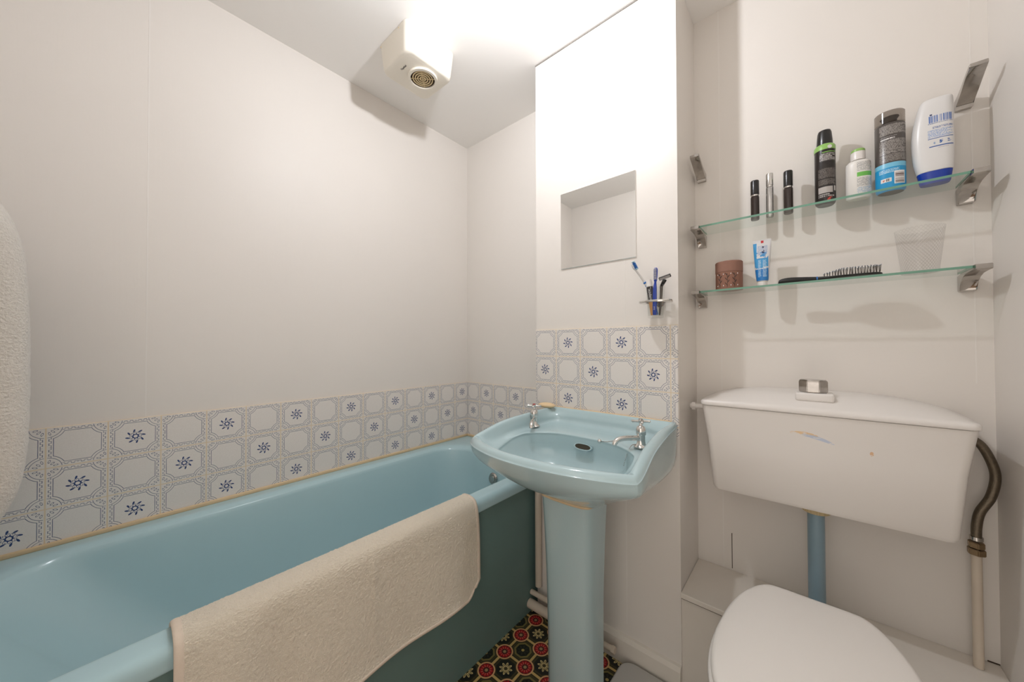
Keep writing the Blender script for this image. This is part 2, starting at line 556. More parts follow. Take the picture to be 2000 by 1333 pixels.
# sealant along the bath and the basin
bm = bm_new()
box(bm, XL+.004, XL+.013, YF, YB-.008, Z(-.5455), Z(-.532), .003)
box(bm, XL+.010, BX0-.001, YB-.014, YB-.005, Z(-.5455), Z(-.532), .003)
struct(obj('trim_4', bm, M_caulk, smooth=True), 'cream sealant line above the bath rim')
# boxed-in ledge behind the toilet
bm = bm_new()
box(bm, BX1, XR, BY+.006, YB, 0, Z(-.805))
box(bm, BX1, XR, BY-.006, YB, Z(-.804), Z(-.788), .002)
struct(obj('trim_5', bm, M_trim), 'white boarded ledge behind the toilet')
bm = bm_new()
box(bm, -.2105, -.2085, YB-.0008, YB+.001, Z(-.79)+.008, Z(-.66))
box(bm, XR-.02, XR-.001, YB-.0008, YB+.001, Z(-.788), Z(-.785))
box(bm, BX1+.001, XR-.001, BY-.0015, BY+.0065, Z(-.8075), Z(-.8045))
struct(obj('trim_6', bm, M_crack), 'dark open joint in the panel below the cistern')
bm = bm_new()
prof = [(0, 0), (-.014, 0), (-.014, .078), (-.008, .092), (0, .095)]
L = [[Vector((x, BY+p[0], p[1])) for p in prof] for x in (-.80, BX1-.0005)]
loft(bm, L, True, True)
struct(obj('baseboard_basin', bm, M_trim), 'white skirting board under the basin wall')

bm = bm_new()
box(bm, BX0, BX1, BY-.0035, BY-.0002, ZC-.0045, ZC-.0005)  # raised grey strip; the shadow of the ceiling crack is in its colour
struct(obj('trim_7', bm, plain('grey_shaded_crack', srgb(150, 145, 138), .8, var=.3, scale=40)), 'grey strip painted as the shadowed crack where ceiling meets the boxed wall')
# mirror
t = bm_new(); box(t, -.757, -.4505, BY-.004, BY-.0002, Z(.306), Z(.611), .0008, 1)
tag(obj('mirror', t, M_mirror), 'square frameless mirror on the wall above the basin tiles', 'mirror')

# ceiling lamp (source of the light)
lp = thing('ceiling_lamp', 'small bare bulb on a white ceiling batten holder', 'lamp', (BULB.x, BULB.y, ZC))
bm = bm_new(); lathe(bm, [(.036, ZC-.012-.03), (.042, ZC-.02), (.045, ZC-.0005)], (BULB.x, BULB.y, 0), 32)
obj('holder_base', bm, M_white, lp, True, angle=.6)
bm = bm_new(); lathe(bm, [(.046, BULB.z+.0225), (.0462, BULB.z+.0245), (.022, BULB.z+.028), (.016, BULB.z+.035), (.018, ZC-.041)], (BULB.x, BULB.y, 0), 24)  # wide skirt added to the holder to dim the ceiling around the bulb
obj('holder_with_light_shield', bm, M_white, lp, True, angle=.6)
bm = bm_new()
bmesh.ops.create_uvsphere(bm, u_segments=24, v_segments=16, radius=.0215, matrix=Matrix.Translation(BULB))
obj('bulb', bm, M_bulb, lp, True)

# ------------------------------------------------------------------ extractor fan
fan = thing('extractor_fan', 'cream square extractor fan with round grille on the ceiling', 'fan', (-1.2, .815, ZC))
bm = bm_new()
F0, F1, F2, F3 = -1.310, -1.100, .703, .933
D = .108
def fl(ins, z, r): return rrect(F0+ins, F1-ins, F2+ins, F3-ins, r, 8, 4, z)
prof = [(0, ZC-.0008, .028), (.001, ZC-.012, .028), (.007, ZC-D+.014, .032), (.0095, ZC-D+.006, .032), (.014, ZC-D+.0015, .03), (.021, ZC-D, .026)]
loft(bm, [list(reversed(fl(*p))) for p in prof], True, True)
obj('housing', bm, M_cream, fan, True, angle=.7)
gx, gy, gz = -1.192, .834, ZC-D
def ring(bm, r0, r1, z0, z1, n=48):
    L = []
    for (r, z) in ((r0, z0), (r1, z0), (r1, z1), (r0, z1), (r0, z0)):
        L.append([Vector((gx+r*math.cos(2*PI*k/n), gy+r*math.sin(2*PI*k/n), z)) for k in range(n)])
    loft(bm, L)
gr_bm = bm_new()
ring(gr_bm, .0485, .059, gz-.008, gz)
gr = obj('grille', gr_bm, M_cream, fan, True, angle=.6)
bm = bm_new(); lathe(bm, [(.0484, gz-.0012), (.0484, gz-.0004)], (gx, gy, 0), 40); obj('cavity_shade_disc', bm, M_dark, fan)  # flat dark disc; shade inside the fan is put into its colour
bm = bm_new()
for r in (.0105, .020, .0295, .039): ring(bm, r-.0021, r+.0021, gz-.0042, gz-.0015, 40)
lathe(bm, [(.0035, gz-.0042), (.0035, gz-.0015)], (gx, gy, 0), 16)
for k in range(4):
    a = k*PI/2 + PI/4
    M = Matrix.Translation((gx, gy, 0)) @ Matrix.Rotation(a, 4, 'Z')
    box(bm, .003, .0485, -.001, .001, gz-.004, gz-.0015, M=M)
obj('ring_louvres', bm, M_grille, gr)
for (sx_, sy_) in ((F0+.02, F2+.0005), (F0+.15, F2+.0005)):
    bm = bm_new(); bmesh.ops.create_cone(bm, cap_ends=True, segments=10, radius1=.0025, radius2=.0025, depth=.002,
        matrix=Matrix.Translation((sx_, sy_+.0003, ZC-.009)) @ Matrix.Rotation(PI/2, 4, 'X'))
    obj('screw', bm, M_grille, fan)
text_mesh('maker_lettering', 'Xpelair', .012, M_ink, fan,
          Matrix.Translation((-1.202, .752, ZC-D-.0003)) @ Matrix.Rotation(PI, 4, 'X'))

# ------------------------------------------------------------------ bath
bath = thing('bath', 'pale blue bath with rolled rim along the left wall', 'bath', (-1.23, .57, 0))
BX_O, BZ = -.8865, Z(-.545)
bm = bm_new()
X0, X1, Y0, Y1 = XL+.007, BX_O, YF+.001, YB-.007
def bl(x0, x1, y0, y1, r, z): return rrect(x0, x1, y0, y1, r, 10, 24, z)
loops = [bl(X0, X1-.012, Y0, Y1, .012, BZ-.048),
         bl(X0, X1-.002, Y0, Y1, .014, BZ-.046),
         bl(X0, X1, Y0, Y1, .014, BZ-.036),
         bl(X0, X1-.001, Y0, Y1, .014, BZ-.016),
         bl(X0, X1-.010, Y0, Y1, .014, BZ-.004),
         bl(X0, X1-.025, Y0+.01, Y1, .02, BZ),
         bl(X0+.03, X1-.045, Y0+.05, Y1-.07, .08, BZ+.0015),
         bl(X0+.052, X1-.058, Y0+.07, Y1-.135, .13, BZ+.001),
         bl(X0+.064, X1-.066, Y0+.085, Y1-.150, .14, BZ-.006),
         bl(X0+.072, X1-.073, Y0+.10, Y1-.160, .145, BZ-.022),
         bl(X0+.085, X1-.085, Y0+.17, Y1-.170, .15, BZ-.12),
         bl(X0+.105, X1-.105, Y0+.28, Y1-.185, .16, BZ-.26),
         bl(X0+.135, X1-.135, Y0+.38, Y1-.215, .15, BZ-.345),
         bl(X0+.20, X1-.20, Y0+.47, Y1-.28, .10, BZ-.375),
         bl(X0+.27, X1-.27, Y0+.60, Y1-.40, .05, BZ-.382)]
loft_smooth(bm, loops, 3, False, True)
obj('tub', bm, M_bath, bath, True)
bm = bm_new(); box(bm, -.902, -.8945, YF+.001, YB-.0085, .001, BZ-.044, .001, 1)
obj('side_panel', bm, M_panel, bath)
bm = bm_new()
yo = Y1-.172
Mo = Matrix.Translation((-1.19, yo-.004, Z(-.66))) @ Matrix.Rotation(PI/2-.12, 4, 'X')
for (r, d, o_) in ((.029, .006, 0), (.019, .014, -.003)):
    bmesh.ops.create_cone(bm, cap_ends=True, segments=32, radius1=r, radius2=r*.8, depth=d, matrix=Mo @ Matrix.Translation((0, 0, .003-o_)))
obj('overflow_fitting', bm, M_chrome2, bath, True, angle=.5)

# ------------------------------------------------------------------ basin
basin = thing('washbasin', 'pale blue pedestal washbasin under the mirror', 'basin', (-.556, 1.0, 0))
bc = -.566
def half(pts):
    """half outline (dx,y,z) back-centre -> front-centre, mirrored into a closed loop of control points"""
    R = [Vector((bc+p[0]*1.038, p[1], Z(p[2]))) for p in pts]
    Lh = [Vector((bc-p[0]*.965, p[1], Z(p[2]))) for p in pts[1:-1]]
    return R + list(reversed(Lh))
outer = [(0, 1.187, -.262), (.14, 1.187, -.262), (.222, 1.187, -.262), (.238, 1.172, -.262), (.248, 1.05, -.263), (.260, .90, -.272),
         (.269, .80, -.294), (.2685, .766, -.303), (.258, .750, -.305), (.20, .712, -.301), (.10, .678, -.298), (0, .667, -.297)]
def inset(pts, d, dz, dback=None):
    out = []
    n = len(pts)
    for i, (x, y, z) in enumerate(pts):
        if i <= 2: nx, ny = (0 if i < 2 else .6), 1
        elif i == 3: nx, ny = .8, .5
        elif i <= 6: nx, ny = 1, 0
        elif i == 7: nx, ny = .9, -.4
        elif i == 8: nx, ny = .55, -.8
        else: nx, ny = (.3, .2, 0)[i-9], -1
        dd = (dback if (dback is not None and i <= 3) else d)
        out.append((max(x-nx*dd, 0 if i in (0, n-1) else .01), y-ny*dd, z+dz))
    return out
crest = inset(outer, .008, .012, .004)
crest2 = inset(outer, .024, .012, .016)
reces = [(0, 1.160, -.272), (.13, 1.158, -.272), (.185, 1.148, -.272), (.208, 1.12, -.273), (.218, 1.04, -.275), (.228, .90, -.282),
         (.232, .82, -.302), (.225, .79, -.309), (.208, .770, -.310), (.16, .738, -.307), (.085, .714, -.305), (0, .706, -.304)]
ledge = [(0, 1.143, -.298), (.125, 1.140, -.298), (.180, 1.130, -.298), (.204, 1.10, -.298), (.215, 1.03, -.298), (.222, .90, -.300),
         (.222, .83, -.312), (.214, .80, -.319), (.197, .780, -.320), (.150, .750, -.317), (.08, .727, -.315), (0, .719, -.314)]
bowl0 = [(0, 1.030, -.301), (.10, 1.022, -.301), (.150, 1.000, -.302), (.180, .975, -.303), (.196, .94, -.305), (.204, .89, -.312),
         (.203, .84, -.325), (.196, .81, -.332), (.18, .792, -.333), (.138, .765, -.331), (.075, .745, -.330), (0, .738, -.329)]
def scaled(pts, k, z, cy=.90): return [(p[0]*k, cy+(p[1]-cy)*k, z) for p in pts]
bowl0b = [(x*.985, y-.012 if i < 4 else y, z-.012) for i, (x, y, z) in enumerate(bowl0)]
bowl1 = scaled(bowl0, .90, -.365); bowl2 = scaled(bowl0, .70, -.405); bowl3 = scaled(bowl0, .42, -.424); bowl4 = scaled(bowl0, .13, -.430)
side_b = [(0, 1.187, -.385), (.14, 1.187, -.385), (.215, 1.187, -.385), (.230, 1.172, -.384), (.240, 1.05, -.378), (.250, .90, -.362),
          (.263, .80, -.346), (.2615, .772, -.342), (.249, .758, -.342), (.188, .726, -.345), (.10, .710, -.350), (0, .703, -.352)]
und1 = [(0, 1.187, -.41), (.12, 1.187, -.41), (.185, 1.187, -.41), (.198, 1.165, -.41), (.205, 1.05, -.405), (.205, .92, -.400),
        (.195, .84, -.392), (.185, .81, -.388), (.17, .795, -.386), (.13, .772, -.388), (.07, .757, -.392), (0, .752, -.394)]
und2 = [(0, 1.187, -.445), (.08, 1.187, -.445), (.12, 1.187, -.445), (.13, 1.15, -.445), (.137, 1.06, -.445), (.137, .96, -.445),
        (.13, .90, -.442), (.122, .88, -.440), (.11, .868, -.438), (.08, .852, -.438), (.045, .842, -.438), (0, .838, -.438)]
und3 = [(0, 1.09, -.478), (.05, 1.09, -.478), (.08, 1.09, -.478), (.088, 1.08, -.478), (.092, 1.05, -.478), (.092, .99, -.478),
        (.088, .945, -.478), (.082, .93, -.478), (.072, .92, -.478), (.05, .912, -.478), (.028, .908, -.478), (0, .907, -.478)]
bm = bm_new()
ctl = [und3, und2, und1, side_b, [(p[0]+.001, p[1], p[2]-.006) for p in outer], outer, crest, crest2, reces, ledge, bowl0, bowl0b, bowl1, bowl2, bowl3, bowl4]
loops = [catmull(half(c), 5, True) for c in ctl]
loft_smooth(bm, loops, 4, True, True)
body = obj('bowl', bm, M_blue, basin, True)
# overflow slot
bm = bm_new()
Mo = Matrix.Translation((-.5595, 1.0045, Z(-.330))) @ Matrix.Rotation(-.35, 4, 'X')
def slot(bm, a, b, y, n=28): return [Mo @ Vector((a*math.copysign(abs(math.cos(t))**.7, math.cos(t)), y, b*math.sin(t))) for t in [2*PI*k/n for k in range(n)]]
loft(bm, [slot(bm, .0315, .0108, .010), slot(bm, .0315, .0108, -.0005), slot(bm, .028, .0082, -.0005), slot(bm, .028, .0082, .003)])
obj('overflow_rim', bm, M_blue, basin, True, angle=.6)
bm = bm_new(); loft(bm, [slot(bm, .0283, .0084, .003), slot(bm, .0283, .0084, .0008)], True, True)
obj('overflow_hole_shade', bm, plain('overflow_shade', srgb(58, 52, 40), .6), basin)  # solid dark plug; shade within the overflow slot is painted on
bm = bm_new(); lathe(bm, [(.022, Z(-.4285)), (.022, Z(-.4265)), (.013, Z(-.4275))], (bc, .90, 0), 28)
obj('waste_fitting', bm, M_chrome, basin, True, angle=.5)
# pedestal
bm = bm_new()
def ped(hw, y0, y1, z, hb=None):
    hb = hb or hw*1.03
    y1 -= .055
    P = [(-hb, y1), (-hb, y1-.03), (-hw, y0+.03), (-hw+.006, y0+.012), (-hw+.022, y0+.002), (-.03, y0-.003), (.03, y0-.003), (hw-.022, y0+.002), (hw-.006, y0+.012), (hw, y0+.03), (hb, y1-.03), (hb, y1)]
    return [Vector((-.578+a, b, z)) for a, b in P]
loft_smooth(bm, [ped(.080, .925, 1.07, .002), ped(.0795, .926, 1.07, .05), ped(.081, .923, 1.07, Z(-.80)), ped(.085, .916, 1.075, Z(-.60)), ped(.089, .910, 1.08, Z(-.49)), ped(.090, .908, 1.08, Z(-.474))], 4, True, True)
obj('pedestal', bm, M_blue, basin, True, angle=.9)
bm = bm_new()
loft(bm, [ped(.092, .905, 1.078, Z(-.4815)), ped(.093, .904, 1.078, Z(-.478)), ped(.092, .905, 1.078, Z(-.4745))], True, True)
obj('sealant_seam', bm, M_caulk, basin, True)
# sealant along the basin back
bm = bm_new(); box(bm, bc-.225, bc+.228, 1.178, 1.188, Z(-.262), Z(-.246), .003)
obj('sealant_line', bm, M_caulk, basin, True)

# taps
def tap(name, label, x, y, ang, red):
    z0 = Z(-.2975)
    t = thing(name, label, 'tap', (x, y, z0), 'basin taps')
    bm = bm_new()
    lathe(bm, [(0.0207, z0), (0.0207, z0+0.0022), (0.0176, z0+0.0044), (0.0128, z0+0.0089), (0.0116, z0+0.0222), (0.0116, z0+0.0355)], (x, y, 0), 28)
    obj('body', bm, M_chrome, t, True, angle=.8)
    bm = bm_new()
    lathe(bm, [(0.0132, z0+0.0355), (0.0141, z0+0.0377), (0.0141, z0+0.0444), (0.0136, z0+0.0518), (0.0106, z0+0.0592), (0.0053, z0+0.0622), (0.0040, z0+0.0636), (0.0040, z0+0.0725)], (x, y, 0), 28)
    obj('bonnet', bm, M_chrome, t, True, angle=.8)
    d = Vector((math.sin(ang), -math.cos(ang), 0))
    P = [Vector((x, y, z0+0.0266)) + d*.010, Vector((x, y, z0+0.0289)) + d*.035, Vector((x, y, z0+0.0296)) + d*.062, Vector((x, y, z0+0.0266)) + d*.078, Vector((x, y, z0+0.0192)) + d*.088, Vector((x, y, z0+0.0133)) + d*.090]
    bm = bm_new(); tube(bm, catmull(P, 5), [.0072]*20 + [.0068]*6, 16)
    obj('spout', bm, M_chrome, t, True, angle=.9)
    bm = bm_new()
    for k in range(4):
        a = k*PI/2 + .5
        e = Vector((math.cos(a), math.sin(a), 0))
        c = Vector((x, y, z0+0.0747))
        tube(bm, [c+e*.003, c+e*.016, c+e*.024, c+e*.027], [.0040, .0032, .0042, .0015], 10)
    lathe(bm, [(0.0066, z0+0.0703), (0.0079, z0+0.0733), (0.0079, z0+0.0777), (0.0062, z0+0.0792)], (x, y, 0), 20)
    hd = obj('cross_handle', bm, M_chrome, t, True, angle=.8)
    bm = bm_new(); lathe(bm, [(0.0060, z0+0.0793), (0.0053, z0+0.0814), (0.0018, z0+0.0823)], (x, y, 0), 18)
    obj('indicator_cap', bm, M_red if red else M_chrome2, hd, True)
    return t
tap('basin_tap', 'chrome basin tap with red cap at the left end', -.770, 1.024, .53, True)
tap('basin_tap', 'chrome basin tap with chain hanging beside it, at the right end', -.3735, 1.014, -.56, False)
# plug chain on the right tap
ch = thing('plug_chain', 'bead chain with ball end hanging into the basin from the right tap', 'chain', (-.39, 1.01, Z(-.29)))
bm = bm_new()
P = catmull([Vector(q) for q in [(-.371, 1.0145, Z(-.286)), (-.384, 1.0085, Z(-.2905)), (-.3955, .997, Z(-.2945)), (-.402, .979, Z(-.318)), (-.406, .964, Z(-.350))]], 8)
acc = 0
for a, b in zip(P, P[1:]):
    n = max(1, int((b-a).length/.0034))
    for k in range(n):
        bmesh.ops.create_icosphere(bm, subdivisions=1, radius=.0016, matrix=Matrix.Translation(a.lerp(b, k/n)))
obj('bead_chain', bm, M_chrome2, ch, True)
bm = bm_new(); tube(bm, [(-.420, .962, Z(-.274)), (-.452, .962, Z(-.286)), (-.476, .966, Z(-.290))], .0011, 8)
obj('wire', bm, M_chrome2, ch, True)
bm = bm_new(); bmesh.ops.create_uvsphere(bm, u_segments=16, v_segments=10, radius=.0065, matrix=Matrix.Translation((-.481, .967, Z(-.290))))
obj('ball_end', bm, M_chrome, ch, True)

# soap on the back corner
bm = bm_new()
bmesh.ops.create_uvsphere(bm, u_segments=28, v_segments=14, radius=1, matrix=Matrix.Translation((-.800, 1.148, Z(-.2405))) @ Matrix.Rotation(.1, 4, 'Z') @ Matrix.Diagonal((.038, .022, .0105, 1)))
tag(obj('soap_bar', bm, M_soap, smooth=True), 'cream bar of soap behind the left basin tap', 'soap')

# ------------------------------------------------------------------ pipes by the pedestal
bm = bm_new(); tube(bm, [(-.8925, 1.150, Z(-1.072)), (-.62, 1.150, Z(-1.072))], .018, 20)
tag(obj('waste_pipe', bm, M_pipe, smooth=True, angle=.8), 'thick cream painted pipe above floor behind pedestal', 'pipe')
bm = bm_new(); tube(bm, [(-.8925, 1.163, Z(-1.032)), (-.62, 1.163, Z(-1.032))], .010, 16)
tag(obj('supply_pipe', bm, M_pipe, smooth=True, angle=.8), 'thin cream painted pipe running over the thicker one', 'pipe')
bm = bm_new(); tube(bm, [(-.866, 1.178, Z(-1.005)), (-.866, 1.178, Z(-.44))], .0135, 20)
tag(obj('riser_pipe', bm, M_pipe, smooth=True, angle=.8), 'upright cream painted pipe in the gap beside the bath panel', 'pipe')
bm = bm_new()
tube(bm, [(-.560, 1.150, Z(-1.06)), (-.525, 1.150, Z(-1.06))], .010, 16)
tube(bm, [(-.530, 1.150, Z(-1.06)), (-.519, 1.150, Z(-1.06))], .013, 6)
tag(obj('pipe_end', bm, M_pipe, smooth=True, angle=.6), 'capped cream pipe end poking out right of the pedestal', 'pipe')

# bathroom scale
sc_ = thing('bathroom_scale', 'pale grey bathroom scale on the floor against skirting', 'scale', (-.36, 1.03, 0))
bm = bm_new()
def sl(i, z): return rrect(-.497+i, -.225-i, .89+i, 1.172-i, .045-i, 8, 4, z)
loft(bm, [sl(.004, .012), sl(0, .016), sl(0, .028), sl(.003, .0325), sl(.007, .034)], True, True)
obj('platform', bm, M_scale, sc_, True, angle=.7)
for fx in (-.46, -.26):
    for fy in (.93, 1.135):
        bm = bm_new(); lathe(bm, [(.012, .0005), (.013, .012)], (fx, fy, 0), 16); obj('foot', bm, M_black, sc_)

# ------------------------------------------------------------------ toilet
toilet = thing('toilet', 'white toilet with closed lid in front of the ledge', 'toilet', (.004, .95, 0))
tc = .003
half_lid = [(.0, 1.165), (.070, 1.165), (.094, 1.158), (.118, 1.130), (.143, 1.075), (.160, 1.005), (.1685, .93), (.170, .88), (.164, .82), (.148, .765), (.116, .720), (.065, .695), (.0, .689)]
def lidloop(d, z, k=1.0):
    P = []
    n = len(half_lid)
    c = Vector((0, .93))
    for x, y in half_lid:
        v = Vector((x, y))-c
        L = v.length
        v = v*((L-d)/L)
        P.append(Vector((tc+v.x, c.y+v.y, z)))
    Q = [Vector((2*tc-p.x, p.y, p.z)) for p in P[1:-1]]
    return catmull(P+list(reversed(Q)), 4, True)
zt = Z(-.640)
bm = bm_new()
loft(bm, [lidloop(.012, zt-.019), lidloop(.002, zt-.018), lidloop(0, zt-.014), lidloop(.0005, zt-.008), lidloop(.004, zt-.003), lidloop(.010, zt-.0006), lidloop(.02, zt), lidloop(.08, zt+.002)], True, True)
obj('lid', bm, M_lid, toilet, True, angle=1.2)
bm = bm_new()
zs = zt-.0195
loft(bm, [lidloop(.012, zs-.019), lidloop(.000, zs-.017), lidloop(-.006, zs-.010), lidloop(-.004, zs-.003), lidloop(.008, zs)], True, True)
obj('seat', bm, M_lid, toilet, True, angle=1.2)
bm = bm_new()
zp = zs-.0195
def panl(k, y0, y1, z):
    P = []
    for L in lidloop(.012, z):
        P.append(Vector((tc+(L.x-tc)*k, y0+(L.y-.701)/(1.153-.701)*(y1-y0), z)))
    return P
loft_smooth(bm, [panl(.60, .83, 1.15, .001), panl(.56, .84, 1.15, .04), panl(.52, .86, 1.16, .14), panl(.66, .80, 1.16, .25), panl(.92, .72, 1.16, zp-.06), panl(1.0, .705, 1.155, zp-.02), panl(1.0, .705, 1.155, zp)], 4, True, True)
obj('pan', bm, M_blue, toilet, True)
for s in (-1, 1):
    bm = bm_new(); tube(bm, [(tc+s*.055, 1.176, zs-.03), (tc+s*.085, 1.176, zs-.03)], .011, 14)
    box(bm, tc+s*.07-.012, tc+s*.07+.012, 1.150, 1.176, zp+.0005, zs-.022)
    obj('hinge', bm, M_lid, toilet)

# flush pipe and cistern
cis = thing('cistern', 'white low level cistern on the wall above toilet', 'cistern', (.012, 1.33, Z(-.45)))
cc = .0115
def cl(hw, y0, z, r=.03): return rrect(cc-hw, cc+hw, y0, YB-.0008, r, 6, 10, z)
def bulge(L, k):
    for p in L:
        if p.y < 1.33: p.y -= k*(1-((p.x-cc)/.28)**2)
    return L
ma, nt, bs = newmat('white_cistern_plastic')
x_, y_, z_, oc_ = tcoord(nt)
base = mixc(nt, nz(nt, oc_, 3), srgb(222, 216, 210), srgb(232, 227, 221))
def smear(cx, cz, a, b, tilt, curve):
    dx = x_ - cx; dz = z_ - cz + dx*tilt + dx*dx*curve
    e = (dx/a)*(dx/a) + (dz/b)*(dz/b)
    return e.lt(1)*nz(nt, vec(nt, x_*70, z_*420, .5), 1, 2).gt(.40)
base = mixc(nt, smear(-.012, Z(-.243), .030, .0042, .05, 3)*.85, base, srgb(226, 190, 136))
base = mixc(nt, smear(.016, Z(-.252), .034, .0045, .25, 3)*.75, base, srgb(176, 190, 214))
base = mixc(nt, smear(.118, Z(-.275), .0035, .006, 0, 0)*.8, base, srgb(214, 164, 110))
nt.links.new(base, bs.inputs['Base Color']); bs.inputs['Roughness'].default_value = .3
M_cis = ma
bm = bm_new()
loops = [cl(.234, 1.270, Z(-.4565), .014), cl(.244, 1.257, Z(-.455), .018), cl(.2475, 1.252, Z(-.445), .018), cl(.259, 1.244, Z(-.30), .018), cl(.2735, 1.236, Z(-.192), .018)]
loft(bm, loops, True, True)
body = obj('tank', bm, M_cis, cis, True, angle=.7)
# domed lid
bm = bm_new()
def lidrow(sx, z, ins=0): return cl(.277-ins, 1.232+ins, z, .026)
N = 40; Mg = 14
rows = []
bot = cl(.276, 1.233, Z(-.1905), .018)
edge = cl(.277, 1.232, Z(-.176), .026)
def dome(x, y, base):
    a = min(1, abs(x-cc)/.277); b = (y-1.232)/(YB-1.232)
    gx_ = 1-a**3.6
    gy_ = 1-max(0, 1-b/.55)**2.0
    return base + .036*gx_*gy_
L0 = cl(.276, 1.233, Z(-.1905), .018); L1 = cl(.277, 1.232, Z(-.189), .018); L2 = cl(.277, 1.232, Z(-.181), .018); L3 = cl(.274, 1.235, Z(-.1765), .018)
loops = [L0, L1, L2, L3]
for k in range(1, 13):
    f = 1-k/13
    Lk = []
    for p in L3:
        q = Vector((cc+(p.x-cc)*f, 1.235+(p.y-1.235), 0))
        q.y = 1.33+(p.y-1.33)*f
        q.z = dome(q.x, q.y, Z(-.1765))
        Lk.append(q)
    loops.append(Lk)
for p in L3: p.z = dome(p.x, p.y, Z(-.1765)) if p.y < YB-.02 else dome(p.x, p.y, Z(-.1765))
loft(bm, loops, True, True)
obj('cistern_lid', bm, M_white, cis, True, angle=.9)
bm = bm_new(); box(bm, cc-.041, cc+.041, 1.262, 1.33, Z(-.158), Z(-.1345), .006, 3)
pl_ = obj('knob_plinth', bm, M_white, cis, True, angle=.6)
bm = bm_new()
def oct_(r, z): return [Vector((cc-.002+r*math.cos(PI/8+k*PI/4)*1.03, 1.293+r*math.sin(PI/8+k*PI/4)*.9, z)) for k in range(8)]
loft(bm, [oct_(.031, Z(-.1340)), oct_(.0325, Z(-.130)), oct_(.0325, Z(-.1035)), oct_(.029, Z(-.099))], True, True)
bmesh.ops.bevel(bm, geom=list(bm.edges), offset=.0012, segments=2, affect='EDGES')
obj('flush_knob', bm, M_chrome2, cis, True, angle=.5)
bm = bm_new()
tube(bm, [(.012, 1.335, Z(-.468)), (.012, 1.335, Z(-.452))], .030, 40)
for k in range(30):
    a = 2*PI*k/30
    tube(bm, [(.012+.030*math.cos(a), 1.335+.030*math.sin(a), Z(-.482)), (.012+.030*math.cos(a), 1.335+.030*math.sin(a), Z(-.469))], .0022, 6)
tube(bm, [(.012, 1.335, Z(-.483)), (.012, 1.335, Z(-.468))], .0295, 40)
obj('ribbed_collar', bm, plain('ivory_plastic', srgb(212, 192, 150), .45), cis, True, angle=.6)
bm = bm_new()
P = catmull([Vector(q) for q in [(.012, 1.335, Z(-.484)), (.012, 1.335, Z(-.60)), (.012, 1.335, Z(-.70)), (.012, 1.325, Z(-.745)), (.010, 1.29, Z(-.762)), (.006, 1.20, Z(-.762)), (.004, 1.165, Z(-.762))]], 6)
tube(bm, P, .0195, 28)
tag(obj('flush_pipe', bm, M_bluepipe, smooth=True, angle=.8), 'blue flush pipe between the cistern and toilet', 'pipe')
# overflow stub on the left of the cistern
bm = bm_new()
tube(bm, [(BX1+.0008, 1.33, Z(-.212)), (-.2545, 1.33, Z(-.212))], .009, 18)
tube(bm, [(BX1+.006, 1.33, Z(-.212)), (BX1+.018, 1.33, Z(-.212))], .014, 6)
tag(obj('overflow_pipe', bm, M_white, smooth=True, angle=.6), 'short white overflow pipe left of the cistern', 'pipe')

# inlet: braided hose, nuts, painted pipe
hose = thing('inlet_pipe', 'braided metal hose on white pipe right of cistern', 'pipe', (.313, 1.385, Z(-.788)))
bm = bm_new()
P = catmull([Vector(q) for q in [(.2835, 1.372, Z(-.223)), (.298, 1.373, Z(-.229)), (.317, 1.376, Z(-.248)), (.333, 1.382, Z(-.290)), (.3375, 1.385, Z(-.325)), (.330, 1.385, Z(-.370)), (.314, 1.385, Z(-.410)), (.3085, 1.385, Z(-.445)), (.3075, 1.385, Z(-.478))]], 8)
tube(bm, P, .0088, 18)
obj('braided_hose', bm, M_hose, hose, True, angle=.8)
bm = bm_new(); tube(bm, [(.3075, 1.385, Z(-.4795)), (.3075, 1.385, Z(-.471))], .0112, 20)
obj('ferrule', bm, M_chrome2, hose, True, angle=.6)
for (z0, z1, rn) in ((Z(-.498), Z(-.484), .0142), (Z(-.515), Z(-.500), .0155)):
    bm = bm_new(); tube(bm, [(.3075, 1.385, z0), (.3075, 1.385, z1)], rn, 6)
    bmesh.ops.bevel(bm, geom=list(bm.edges), offset=.0015, segments=2, affect='EDGES')
    obj('hex_nut', bm, M_brass, hose)
bm = bm_new(); tube(bm, [(.3075, 1.385, Z(-.787)), (.3075, 1.385, Z(-.5155))], .0088, 20)
obj('riser', bm, M_pipe, hose, True, angle=.8)

# ------------------------------------------------------------------ shelves
SY0 = 1.312
ZU, ZL = Z(.4065), Z(.1835)            # glass tops
def bracket(x, ztop, label, wid=.028):
    t = bm_new()
    z = ztop-.004
    pr = [(0, -.046), (.013, -.046), (.016, -.036), (.024, -.024), (.040, -.014), (.062, -.008), (.090, -.0065), (.1165, -.0062),
          (.1215, -.0055), (.1215, .0045), (.119, .0055), (.06, .0035), (.02, -.002), (.0, -.006)]
    def sec(xx, k):
        cz = -.012; cy = .05
        return [Vector((xx, YB-.0006-(cy+(a-cy)*k if a > 0 else 0), z+cz+(b-cz)*k)) for a, b in pr]
    loft(t, [sec(x-wid/2, .93), sec(x-wid/2+.002, 1), sec(x+wid/2-.002, 1), sec(x+wid/2, .93)], True, True)
    # concave cheek cut out of the underside
    return tag(obj('shelf_bracket', t, M_chrome2, smooth=True, angle=.5), label, 'bracket', 'chrome shelf brackets')
XBL, XBR = -.2915, .3085
